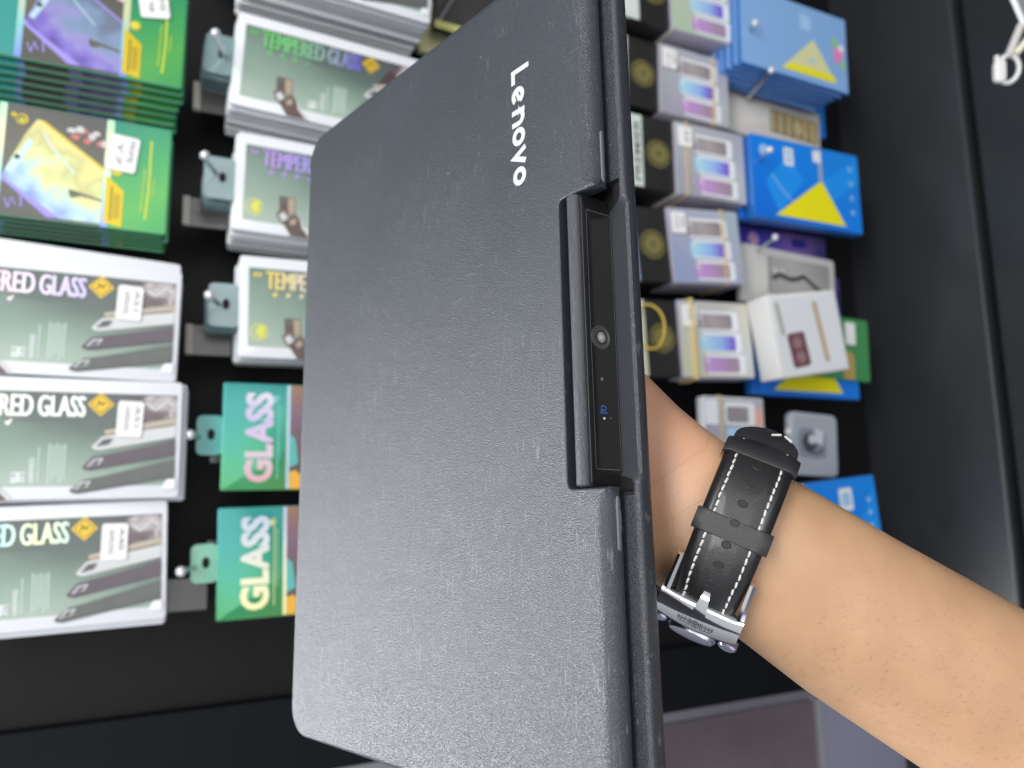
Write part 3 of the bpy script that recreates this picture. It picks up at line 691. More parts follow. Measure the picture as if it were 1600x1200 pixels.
# ------------------------------------------------------------------ hooks
steel = mat('hook_steel', (0.62, 0.63, 0.64), 0.22, 1.0); ballm = mat('hook_tip_white', (0.80, 0.82, 0.84), 0.18, 0.4)
backp = mat('beige_clip', (0.55, 0.52, 0.46), 0.45); clipm = mat('smoky_clip', (0.10, 0.095, 0.09), 0.3, coat=0.5)
hk = None
def hook(px, py, h, label, clip=True):
    tip = wall(px, py, h); yb = yw - tip.y
    M = Matrix.Translation(tip)
    r = empty('display_hook', M); tag(r, label, 'display hook', 'wire hooks on the black wall')
    dz = -math.tan(math.radians(17)) * yb
    mb = MB(); mb.tube([(0, 0, 0), (0, 0.012, -0.003), (0, yb, dz)], 0.0022, 0, 8); mb.build('rod', steel, r)
    mb = MB(); mb.ball((0, 0, 0), 0.0044, 0, 10); mb.build('tip', ballm, r)
    mb = MB(); mb.box(-0.018, 0.018, yb - 0.004, yb - 0.0005, dz - 0.014, dz + 0.014); mb.build('back_plate', steel, r)
    if clip:
        mb = MB(); mb.box(-0.040, -0.012, yb * 0.55, yb * 0.55 + 0.003, dz * .6 + 0.0, dz * .6 + 0.034); mb.build('price_clip', clipm, r)
        mb = MB(); mb.box(-0.040, -0.012, yb * 0.55 - 0.004, yb * 0.55 + 0.002, dz * .6 + 0.034, dz * .6 + 0.040); mb.build('clip_edge', backp, r)
    return r
hook(337, 52, 0.035, 'steel hook with white tip holding the pack with green and blue title')
hook(320, 243, 0.035, 'steel hook with white tip holding the pack with violet title')
hook(327, 461, 0.030, 'steel hook with white tip holding the pack with gold title')
hook(297, 679, 0.020, 'steel hook with white tip holding the pack with pink vertical lettering', False)
hook(283, 893, 0.030, 'steel hook with pale tip holding the pack with yellow vertical lettering')
hook(1205, 110, 0.03, 'steel hook rising over the cream card with golden bracelet', False)
hook(1203, 234, 0.04, 'steel hook in front of the bright blue box with the silver strip', False)
hook(1211, 371, 0.02, 'steel hook above the card with the dark curved bracelet', False)
hook(1232, 674, 0.0, 'steel hook holding the frosted clear case', False)
hook(1180, 36, 0.035, 'steel hook rising over the pale glary blue pack', False)

# ------------------------------------------------------------------ clip ring with card, top right
def pw(px, py, Z): return MC @ pix(px, py, Z)
ZR = 0.70
cen = pw(1575, 108, ZR)
mb = MB(); k = ZR / F
mb.tube([(( 17 * math.cos(q)) * k, (20 * math.sin(q)) * k, 0.002 * math.sin(q)) for q in [2 * math.pi * j / 24 for j in range(24)]], 0.0021, 0, 8, closed=True)
wire = mat('clear_white_plastic', (0.72, 0.72, 0.70), 0.2, coat=0.5, spec=0.6)
r = empty('clip_ring', MC @ Matrix.Translation(pix(1575, 108, ZR))); tag(r, 'clear white plastic clip ring hanging over the black cabinet, top right corner', 'clip ring')
mb.build('ring', wire, r)
mb = MB(); mb.prism([(x * k, y * k) for x, y in rrect(-23, -22, -6, 14, 8, 5)], -0.002, 0.004, 0, 0.001); mb.build('clasp', wire, r)
mb = MB(); mb.box(-22 * k, -17 * k, 10 * k, 20 * k, 0, 0.003); mb.build('clasp_tongue', wire, r)
mb = MB(); mb.tube([(-2 * k, 18 * k, 0.002), (16 * k, 66 * k, 0.004)], 0.0034, 0, 8); mb.build('strap_loop', mat('grey_loop', (0.50, 0.49, 0.47), 0.4), r)
mb = MB(); mb.tube([(6 * k, 20 * k, 0.006), (34 * k, 56 * k, 0.008), (60 * k, 92 * k, 0.01)], 0.0028, 0, 8); mb.build('strap_loop', mat('cream_loop', (0.72, 0.70, 0.56), 0.4), r)
r2 = empty('hanging_card', MC @ Matrix.Translation(pix(1610, 5, ZR + 0.004))); tag(r2, 'corner of a white rimmed card on the clip ring, top right corner', 'card')
out = [(-12 * k, -36 * k), (-4 * k, -38 * k), (70 * k, -10 * k), (60 * k, 90 * k), (-60 * k, 90 * k), (-36 * k, 20 * k)]
mb = MB(); mb.prism(out, -0.002, 0, 0, 0.0005); mb.build('card', white, r2)
mb = MB(); mb.poly([(x, y, 0.0003) for x, y in inset(out, 7 * k)]); mb.build('picture', mat('dark_grey_picture', (0.20, 0.20, 0.21), 0.35, var=0.4, vscale=60), r2)

# ------------------------------------------------------------------ laptop
O = Vector((-0.105917, 0.126428, -0.412571)); u = Vector((0.660395, 0.160581, 0.733548)); v = Vector((0.018814, -0.980099, 0.197616))
v = (v - u * u.dot(v)).normalized(); nn = u.cross(v)
ML = Matrix((u, v, nn)).transposed().to_4x4(); ML.translation = O; ML = MC @ ML
lap = empty('laptop', ML); tag(lap, 'worn dark grey closed laptop held up on edge, its camera bar facing the viewer', 'laptop')
def lid_mat():
    m, nt, b = nodes_of('lid_plastic'); N = nt.nodes; L = nt.links
    t = N.new('ShaderNodeTexCoord')
    def noise(scale, detail=4, mapscale=None, rot=0):
        n = N.new('ShaderNodeTexNoise'); n.inputs['Scale'].default_value = scale; n.inputs['Detail'].default_value = detail
        if mapscale:
            mp = N.new('ShaderNodeMapping'); mp.inputs['Scale'].default_value = mapscale; mp.inputs['Rotation'].default_value = (0, 0, rot)
            L.new(t.outputs['Object'], mp.inputs[0]); L.new(mp.outputs[0], n.inputs['Vector'])
        else: L.new(t.outputs['Object'], n.inputs['Vector'])
        return n.outputs['Fac']
    def ramp(x, a, c):
        r = N.new('ShaderNodeMapRange'); r.inputs[1].default_value = a; r.inputs[2].default_value = c; L.new(x, r.inputs[0]); return r.outputs[0]
    def math_(op, a, c):
        q = N.new('ShaderNodeMath'); q.operation = op
        for i, k in enumerate((a, c)):
            if isinstance(k, (int, float)): q.inputs[i].default_value = k
            else: L.new(k, q.inputs[i])
        return q.outputs[0]
    s1 = math_('MULTIPLY', ramp(noise(1, 2, (1600, 75, 300), 0.25), 0.64, 0.69), ramp(noise(22, 2), 0.50, 0.62))
    s2 = math_('MULTIPLY', ramp(noise(1, 2, (1300, 95, 300), -0.55), 0.65, 0.70), ramp(noise(17, 2, (1, 1.3, 1)), 0.52, 0.64))
    s3 = math_('MULTIPLY', ramp(noise(1, 2, (70, 1500, 300), 0.2), 0.66, 0.72), ramp(noise(14, 2, (1.2, 1, 1)), 0.52, 0.64))
    spk = math_('MULTIPLY', ramp(noise(420, 1), 0.73, 0.79), 0.8)
    sc = math_('MINIMUM', math_('ADD', math_('ADD', s1, s2), math_('ADD', s3, spk)), 1.0)
    blot = noise(18, 5)
    mx = N.new('ShaderNodeMix'); mx.data_type = 'RGBA'; L.new(math_('ADD', math_('MULTIPLY', blot, 0.5), math_('MULTIPLY', math_('SUBTRACT', noise(1900, 2), 0.25), 0.9)), mx.inputs['Factor'])  # fine noise puts the grain's sparkle into the colour
    mx.inputs['A'].default_value = (0.017, 0.020, 0.025, 1); mx.inputs['B'].default_value = (0.043, 0.049, 0.061, 1)
    m2 = N.new('ShaderNodeMix'); m2.data_type = 'RGBA'; L.new(math_('MULTIPLY', sc, 0.24), m2.inputs['Factor']); L.new(mx.outputs['Result'], m2.inputs['A'])
    m2.inputs['B'].default_value = (0.36, 0.37, 0.38, 1); L.new(m2.outputs['Result'], b.inputs['Base Color'])
    L.new(ramp(blot, -0.6, 2.2), b.inputs['Roughness'])
    rr = N.new('ShaderNodeMapRange'); rr.inputs[3].default_value = 0.28; rr.inputs[4].default_value = 0.40; L.new(blot, rr.inputs[0]); L.new(rr.outputs[0], b.inputs['Roughness'])
    vo = N.new('ShaderNodeTexVoronoi'); vo.inputs['Scale'].default_value = 2600; L.new(t.outputs['Object'], vo.inputs['Vector'])
    g = math_('ADD', math_('MULTIPLY', vo.outputs['Distance'], 0.7), noise(3000, 2))
    bp = N.new('ShaderNodeBump'); bp.inputs['Strength'].default_value = 0.52; bp.inputs['Distance'].default_value = 0.0004
    L.new(g, bp.inputs['Height']); L.new(bp.outputs['Normal'], b.inputs['Normal'])
    b.inputs['Specular IOR Level'].default_value = 0.6
    return m
lidm = lid_mat()
smoothp = mat('smooth_dark_plastic', (0.045, 0.050, 0.058), 0.38, bump=0.04, bscale=900, var=0.15, vscale=60)
gloss = mat('glossy_black_plastic', (0.008, 0.008, 0.009), 0.16, coat=0.3, var=0.3, vscale=50)
shadem = mat('shade_black', (0.006, 0.006, 0.007), 0.6)  # black put in as shade: lid gap, scoop walls, strap holes
LW, LU, CU, CV0, CV1 = 0.290, 0.1970, 0.1808, 0.0965, 0.1918
def outline(U, cut, rc=0.013, rf=0.010, rcut=0.0022):
    pts = []; rad = []
    def arc(cx, cy, r, a0, a1, n, w):
        for k in range(n + 1):
            a = math.radians(a0 + (a1 - a0) * k / n); pts.append((cx + r * math.cos(a), cy + r * math.sin(a))); rad.append(w)
    arc(rc, rc, rc, 180, 270, 8, 0); arc(U - rf, rf, rf, 270, 360, 8, 1)
    if cut:
        pts.append((U, CV0 - 0.004)); rad.append(1); pts.append((U, CV0)); rad.append(2)
        arc(CU + rcut, CV0 + rcut, rcut, 270, 180, 4, 3)      # inside corners
        arc(CU + rcut, CV1 - rcut, rcut, 180, 90, 4, 3)
        pts.append((U, CV1)); rad.append(2); pts.append((U, CV1 + 0.004)); rad.append(1)
    arc(U - rf, LW - rf, rf, 0, 90, 8, 1); arc(rc, LW - rc, rc, 90, 180, 8, 0)
    return pts, rad
pts, rad = outline(LU, True)
RT = {0: 0.0016, 1: 0.0058, 2: 0.0016, 3: 0.0005}; RB = {0: 0.001, 1: 0.0014, 2: 0.0008, 3: 0.0003}
mb = MB(); TL_ = 0.0064; rings = []
def lid_ring(f_in, f_dn, top=True):
    R = RT if top else RB
    ins = inset(pts, [R[k] * f_in for k in rad])
    return [(p[0], p[1], (R[k] * f_dn) if top else TL_ - R[k] * f_dn) for p, k in zip(ins, rad)]
SG = 7
rings.append([(p[0], p[1], 0) for p in inset(pts, [RT[k] + 0.0004 for k in rad])])
for k in range(SG + 1):
    a = math.pi / 2 * k / SG; rings.append(lid_ring(1 - math.sin(a), 1 - math.cos(a)))
for k in range(4):
    a = math.pi / 2 * k / 3; rings.append(lid_ring(1 - math.cos(a), 1 - math.sin(a), False))
n_ = len(pts)
mb.rings(rings, 0, False, False)
mb.add(rings[0], [tuple(range(n_))], 0, True); mb.add(rings[-1], [tuple(range(n_))], 0, True)
mb.build('lid', lidm, lap, smooth=50)
lid = [c for c in lap.children][0]

# base: front profile swept along the width, scooped under the camera bar
BU, B0, B1 = 0.2014, 0.0092, 0.0182
def prof(t):
    """front edge profile (u, n), t = 0 plain edge, t = 1 scooped"""
    r0, r1 = 0.0018, 0.0052
    A_ = [(0.150, B0), (0.186, B0), (0.1945, B0)]
    A_ += [(BU - r0 + r0 * math.sin(a), B0 + r0 - r0 * math.cos(a)) for a in [math.pi / 2 * k / 5 for k in range(6)]]
    C_ = [(BU - r1 + r1 * math.cos(a), B1 - r1 + r1 * math.sin(a)) for a in [math.pi / 2 * k / 7 for k in range(8)]]
    sc = [(0.150, B0), (0.1840, B0), (0.1840, 0.0158)]
    q0, q1 = (0.1855, 0.0156), (0.2000, 0.0110)
    sc += [(q0[0] + (q1[0] - q0[0]) * k / 4, q0[1] + (q1[1] - q0[1]) * k / 4) for k in range(5)]
    sc += [(BU - 0.0002, 0.0115)]
    P0 = A_ + C_; P1 = sc + C_
    return [(a[0] * (1 - t) + b[0] * t, a[1] * (1 - t) + b[1] * t) for a, b in zip(P0, P1)]
stops = [(0.0006, 0), (0.003, 0), (0.05, 0), (0.0915, 0), (0.0925, 0.02), (0.0934, 1), (0.0985, 1)] + [(0.0985 + 0.0011 * k, 1) for k in range(1, 8)] + [(0.12, 1), (0.145, 1), (0.17, 1)] + [(0.1829 + 0.0011 * k, 1) for k in range(8)] + [(0.1924, 1), (0.1932, 0.02), (0.1942, 0), (0.24, 0), (0.287, 0), (0.2894, 0)]
rings = []; np_ = len(prof(0))
for vv, t in stops:
    p0_, p1_ = prof(0), prof(1); t2 = max(0.0, min(1.0, min((vv - 0.0988) / 0.0045, (0.1902 - vv) / 0.0045))); t2 = t2 * t2 * (3 - 2 * t2)
    pr = [(a[0] * (1 - q) + b[0] * q, a[1] * (1 - q) + b[1] * q) for i_, (a, b) in enumerate(zip(p0_, p1_)) for q in ((t if i_ < 3 else t2),)]
    rings.append([(a, vv, b) for a, b in pr] + [(0.150, vv, B1)])
mb = MB(); mb.rings(rings, 0, True, True)
nr = len(rings[0])
for i in range(len(mb.f)):                      # scoop faces smooth plastic, inner walls black as painted shade
    f = mb.f[i]
    if len(f) == 4:
        row = f[0] // nr; colj = f[0] % nr
        if 0.092 < stops[row][0] < 0.1935 and colj <= 2: mb.m[i] = 2
        elif 0.0980 < stops[row][0] < 0.1905 and colj <= 6: mb.m[i] = 1
# rear block of the base
po2, _ = outline(0.1500, False, 0.013, 0.0006)
mb.prism(po2, B0, B1, 0, 0.0)
# black filler between lid and base, painted shade for the gap
mb.build('base', [lidm, smoothp, shadem], lap, smooth=40)
mb = MB(); mb.box(0.02, 0.178, 0.012, 0.278, TL_ - 0.001, B0 + 0.001)
for a_, b_ in ((0.012, 0.094), (0.194, 0.278)): mb.box(0.1781, 0.1935, a_, b_, TL_ - 0.0005, B0 + 0.0005)
mb.build('gap_shade', shadem, lap)
mb = MB()
for c in (0.05, 0.24): mb.tube([(0.004, c - 0.02, 0.0085), (0.004, c + 0.02, 0.0085)], 0.0035, 0, 10)
mb.build('hinge', smoothp, lap)
# camera bar
mb = MB()
cs = [(0.1897, 0.0004), (0.1911, 0.0148), (0.1858, 0.0150), (0.1846, 0.010), (0.1846, 0.0012)]
for k in range(7):
    a = math.pi * (1 - k / 6); cs.append((0.18715 + 0.00255 * math.cos(a), 0.0010 - 0.0024 * math.sin(a)))
secs = []
for vv, s in ((CV0 + 0.0004, 0.85), (CV0 + 0.0009, 1.0), (CV0 + 0.002, 1.0), (CV1 - 0.002, 1), (CV1 - 0.0009, 1.0), (CV1 - 0.0004, 0.85)):
    c0, c1 = 0.1878, 0.007
    secs.append([(c0 + (a - c0) * s, vv, c1 + (b - c1) * s) for a, b in cs])
mb.rings(secs, 0)
cbar = mb.build('camera_bar', lidm, lap, smooth=40)
# front plate coordinates: p along v, q down the plate
fu = (Vector((0.1911, 0, 0.0148)) - Vector((0.1897, 0, 0.0004))); fl = fu.length; fu.normalize(); fn = Vector((fu.z, 0, -fu.x))
def pp(vv, q, h): 
    p = Vector((0.1897, 0, 0.0004)) + fu * q + fn * h; return (p.x, vv, p.z)
mb = MB()
mb.rings([[pp(x, y, h) for x, y in rrect(CV0 + 0.0008 + i, 0.0004 + i, CV1 - 0.0008 - i, fl - 0.0002 - i, 0.0012, 4)] for h, i in ((0.0, 0), (0.0005, 0), (0.0007, 0.0003))], 0, False, True)
mb.build('front_bezel', gloss, cbar)
mb = MB(); o1 = rrect(0.1022, 0.0022, 0.1862, 0.0128, 0.0006, 3); n1 = len(o1)
for i in range(n1):
    a, b = o1[i], o1[(i + 1) % n1]; i1 = inset(o1, 0.00013)
    mb.add([pp(*a, 0.0009), pp(*b, 0.0009), pp(*i1[(i + 1) % n1], 0.0009), pp(*i1[i], 0.0009)], [(0, 1, 2, 3)])
mb.build('window_line', mat('window_line_grey', (0.15, 0.15, 0.16), 0.3), cbar)
mb = MB(); mb.poly([pp(x, y, 0.00085) for x, y in inset(o1, 0.0002)]); mb.build('window', mat('window_black', (0.007, 0.007, 0.0075), 0.12, coat=0.2), cbar)
def disc_on(r_, h, c, nseg=28, q=0.0062): return [pp(c + r_ * math.cos(2 * math.pi * k / nseg), q + r_ * math.sin(2 * math.pi * k / nseg), h) for k in range(nseg)]
LC = 0.1446
mb = MB(); mb.rings([disc_on(0.0039, 0.0009, LC), disc_on(0.0039, 0.0012, LC), disc_on(0.0035, 0.0013, LC), disc_on(0.0031, 0.0011, LC)], 0, False, True); mb.poly(disc_on(0.0024, 0.00125, LC), 1); mb.poly(disc_on(0.0017, 0.0013, LC), 2); mb.poly(disc_on(0.0008, 0.00135, LC, q=0.0060), 3)
mb.build('lens', [mat('lens_ring', (0.05, 0.05, 0.05), 0.3), mat('lens_barrel', (0.02, 0.02, 0.021), 0.2), mat('lens_glass', (0.20, 0.20, 0.20), 0.15, coat=1.0), mat('lens_core', (0.36, 0.36, 0.35), 0.2)], cbar, smooth=0)
mb = MB(); mb.poly(disc_on(0.0006, 0.0010, 0.1580, 12, 0.0060), 0); mb.build('camera_light', mat('dim_dot', (0.13, 0.13, 0.13), 0.4), cbar, smooth=0)
mb = MB(); mb.poly(disc_on(0.00038, 0.0010, 0.1704, 10, 0.0063), 0); mb.poly(disc_on(0.00022, 0.0010, 0.1702, 8, 0.0090), 1); mb.build('microphone_hole', [mat('bright_dot', (0.75, 0.75, 0.75), 0.3), mat('dim_dot2', (0.2, 0.2, 0.2), 0.3)], cbar, smooth=0)
# blue microphone mark: capsule, cradle and foot
def stroke(mb, pts2, w, fn_, m=0, closed=False):
    P = [Vector(p) for p in pts2]; N_ = len(P); L_ = []; R_ = []
    for i in range(N_):
        a = P[i - 1] if (i > 0 or closed) else None; c = P[(i + 1) % N_] if (i < N_ - 1 or closed) else None
        d1 = (P[i] - a).normalized() if a is not None else (c - P[i]).normalized(); d2 = (c - P[i]).normalized() if c is not None else d1
        n1_ = Vector((-d1.y, d1.x)); n2_ = Vector((-d2.y, d2.x)); b_ = (n1_ + n2_).normalized(); k_ = w / 2 / max(0.4, b_.dot(n1_))
        L_.append(P[i] + b_ * k_); R_.append(P[i] - b_ * k_)
    vs = [fn_(*p) for p in L_] + [fn_(*p) for p in R_]
    fs = [(i, (i + 1) % N_, N_ + (i + 1) % N_, N_ + i) for i in range(N_ if closed else N_ - 1)]
    mb.add(vs, fs, m)
mb = MB(); mc, mq = 0.1672, 0.0062; ff = lambda x, y: pp(mc + x * 0.85, mq - y * 0.85, 0.0010)
stroke(mb, [(0.0008 * math.cos(t), 0.0001 * 0 + (0.0011 if math.sin(t) > 0 else 0) * 0 + 0.0012 * math.sin(t)) for t in [2 * math.pi * k / 14 for k in range(14)]], 0.00035, ff, 0, True)
stroke(mb, [(0.0010, -0.0012), (0.0018, -0.0012)], 0.0003, ff); stroke(mb, [(0.0018, -0.0018), (0.0018, 0.0018)], 0.0003, ff); stroke(mb, [(0.0008, 0.0017), (0.0014, 0.0008), (0.0018, 0.0)], 0.0003, ff)
mb.build('microphone_mark', mat('mark_blue', (0.04, 0.13, 0.40), 0.4), cbar, smooth=0)
# rubber strips on the lid's front edge
for a, b in ((0.0765, 0.0945), (0.1945, 0.2105)):
    mb = MB(); mb.prism(rrect(-0.0008, a, 0.0008, b, 0.0007, 4), -0.0004, 0.0005, 0, 0.0002)
    q = math.radians(62); ca, sa = math.cos(q), math.sin(q)
    mb.v = [(LU - 0.0004 + x * math.cos(math.radians(100)) + z * 1.0, y, 0.0048 + x * 1.0) for x, y, z in mb.v]
    mb.build('rubber_strip', mat('grey_rubber', (0.15, 0.15, 0.16), 0.7), lap)
# raised lettering on the lid: letter tops towards the front edge, read along the width
mb = MB()
BX, CAPH, XH = 0.1589, 0.0094, 0.0068
zt = -0.00012; sw = 0.0020
def lf(v0): return lambda x, y: (BX + y, v0 + x, zt)
def ringpts(cx, cy, rx, ry, a0=0, a1=360, n=28): return [(cx + rx * math.cos(math.radians(a0 + (a1 - a0) * k / n)), cy + ry * math.sin(math.radians(a0 + (a1 - a0) * k / n))) for k in range(n + (a1 - a0 != 360))]
h2 = sw / 2
stroke(mb, [(h2, CAPH), (h2, h2), (0.0058, h2)], sw, lf(0.0384))
re = XH / 2 - h2
te = 22; ct, st_ = math.cos(math.radians(te)), math.sin(math.radians(te))
ev = 0.0458; ec = (XH / 2 + 0.0001, XH / 2)
arcp = [(ec[0] + re * 1.03 * math.cos(math.radians(a)), ec[1] + re * math.sin(math.radians(a))) for a in [te + 2 + (300 * k / 26) for k in range(27)]]
stroke(mb, arcp, sw, lf(ev)); stroke(mb, [(ec[0] - re * ct, ec[1] - re * st_), (ec[0] + re * ct, ec[1] + re * st_)], sw * 0.8, lambda x, y: (BX + y, ev + x, zt - 0.00001))
nv = 0.0545
stroke(mb, [(h2, 0), (h2, XH)], sw, lf(nv)); rn = (0.0068 - sw) / 2
stroke(mb, [(h2, XH - h2 - rn)] + [(h2 + rn + rn * math.cos(math.radians(a)), XH - h2 - rn + rn * math.sin(math.radians(a))) for a in [180 - 180 * k / 14 for k in range(15)]] + [(h2 + 2 * rn, 0)], sw, lambda x, y: (BX + y, nv + x, zt - 0.00001))
stroke(mb, ringpts(XH / 2, XH / 2, re * 1.04, re), sw, lf(0.0620), 0, True)
stroke(mb, [(0.0009, XH), (0.0036, sw * 0.45), (0.0063, XH)], sw, lf(0.0694))
stroke(mb, ringpts(XH / 2, XH / 2, re * 1.04, re), sw, lf(0.0772), 0, True)
mb.build('lid_lettering', mat('silver_grey_ink', (0.40, 0.41, 0.41), 0.4), lid, smooth=0)

# ------------------------------------------------------------------ forearm and hand (one continuous body), camera-frame coordinates
def lapP(a, b, c): return O + u * a + v * b + nn * c
def onlap(px, py, n_):
    d = Vector(((px - 800) / F, -(py - 600) / F, -1.0)); p0 = O + nn * n_
    return d * (nn.dot(p0) / nn.dot(d))
WC = pix(1143, 838, 0.268)                                # wrist centre
PC = onlap(905, 704, 0.0335)                              # palm centre, its front resting on the laptop's underside
fd = (PC - onlap(1075, 808, 0.0335)).normalized()         # finger direction in the plane of the underside
sd = nn.cross(fd); sd = sd if sd.y > 0 else -sd           # thumb side (up in the photo)
axd = (pix(1560, 1093, 0.262) - WC).normalized()
fz = Vector((0, 0, 1))
aside = axd.cross(fz).normalized(); aside = aside if aside.y > 0 else -aside
afront = aside.cross(axd); afront = afront if afront.z > 0 else -afront
def ering(c, s, f, w, t, n=28, e=2.3):
    out = []
    for k in range(n):
        q = 2 * math.pi * k / n; ca, sa = math.cos(q), math.sin(q)
        out.append(c + s * (w * math.copysign(abs(ca) ** (2 / e), ca)) + f * (t * math.copysign(abs(sa) ** (2 / e), sa)))
    return out
mb = MB()
E1 = pix(1536, 1086, 0.262); E2 = pix(1756, 1220, 0.254); E0 = pix(1326, 958, 0.265)
rs = [ering(E2 + axd * 0.14, aside, afront, 0.040, 0.036), ering(E2, aside, afront, 0.0362, 0.031), ering(E1, aside, afront, 0.0318, 0.0265), ering(E0, aside, afront, 0.0298, 0.0230),
      ering(WC + axd * 0.014, aside, afront, 0.0279, 0.0208), ering(WC, aside, afront, 0.0272, 0.0198)]
pfront = -nn                                               # palm faces the laptop
def mixv(a, b, t): return (a * (1 - t) + b * t).normalized()
for t, w, th, n0 in ((0.30, 0.0275, 0.0190, None), (0.58, 0.0310, 0.0178, None), (0.82, 0.0365, 0.0165, None)):
    c = WC.lerp(PC, t); rs.append(ering(c, mixv(aside, sd, t), mixv(afront, pfront, t), w, th))
rs.append(ering(PC, sd, pfront, 0.0395, 0.0152)); rs.append(ering(PC + fd * 0.022, sd, pfront, 0.0405, 0.0138)); rs.append(ering(PC + fd * 0.040 - pfront * -0.001, sd, pfront, 0.0395, 0.0115)); rs.append(ering(PC + fd * 0.047, sd, pfront, 0.036, 0.008))
mb.rings(rs, 0)
KN = PC + fd * 0.036
def finger(base, pts, rad):
    P_ = [base] + pts; path = []; rr = []
    for i in range(len(P_) - 1):
        for k in range(4):
            path.append(P_[i].lerp(P_[i + 1], k / 4)); rr.append(rad[i] + (rad[i + 1] - rad[i]) * k / 4)
    path.append(P_[-1]); rr.append(rad[-1])
    d = (P_[-1] - P_[-2]).normalized()
    for k in (0.5, 0.8, 0.97): path.append(P_[-1] + d * rad[-1] * k); rr.append(rad[-1] * math.sqrt(1 - k * k))
    mb.tube(path, rr, 0, 14)
for off, ln, spread in ((0.029, 0.071, 0.16), (0.0098, 0.079, 0.04), (-0.0098, 0.073, -0.07), (-0.0285, 0.058, -0.2)):
    b = KN + sd * off; d = (fd + sd * spread).normalized(); lift = nn * 0.0035
    finger(b - fd * 0.012, [b + d * 0.006 + lift * 0.4, b + d * ln * 0.5 + lift, b + d * ln * 0.78 + lift * 0.2, b + d * ln - nn * 0.0048], [0.0095, 0.0094, 0.0084, 0.0077, 0.0066])
tb = PC - fd * 0.010 + sd * 0.012
td = (fd * 0.86 + sd * 0.50).normalized()
finger(tb, [tb + td * 0.026 - nn * 0.001, tb + td * 0.056 + nn * 0.002, tb + td * 0.080 - nn * 0.004], [0.0165, 0.0145, 0.0100, 0.0082])
tmp = mb.build('tmp', white)
md = tmp.modifiers.new('r', 'REMESH'); md.mode = 'VOXEL'; md.voxel_size = 0.0016
ms_ = tmp.modifiers.new('s', 'SMOOTH'); ms_.iterations = 22; ms_.factor = 0.5
dg = bpy.context.evaluated_depsgraph_get()
arm_me = bpy.data.meshes.new_from_object(tmp.evaluated_get(dg)); bpy.data.objects.remove(tmp)
arm_me.name = 'person'
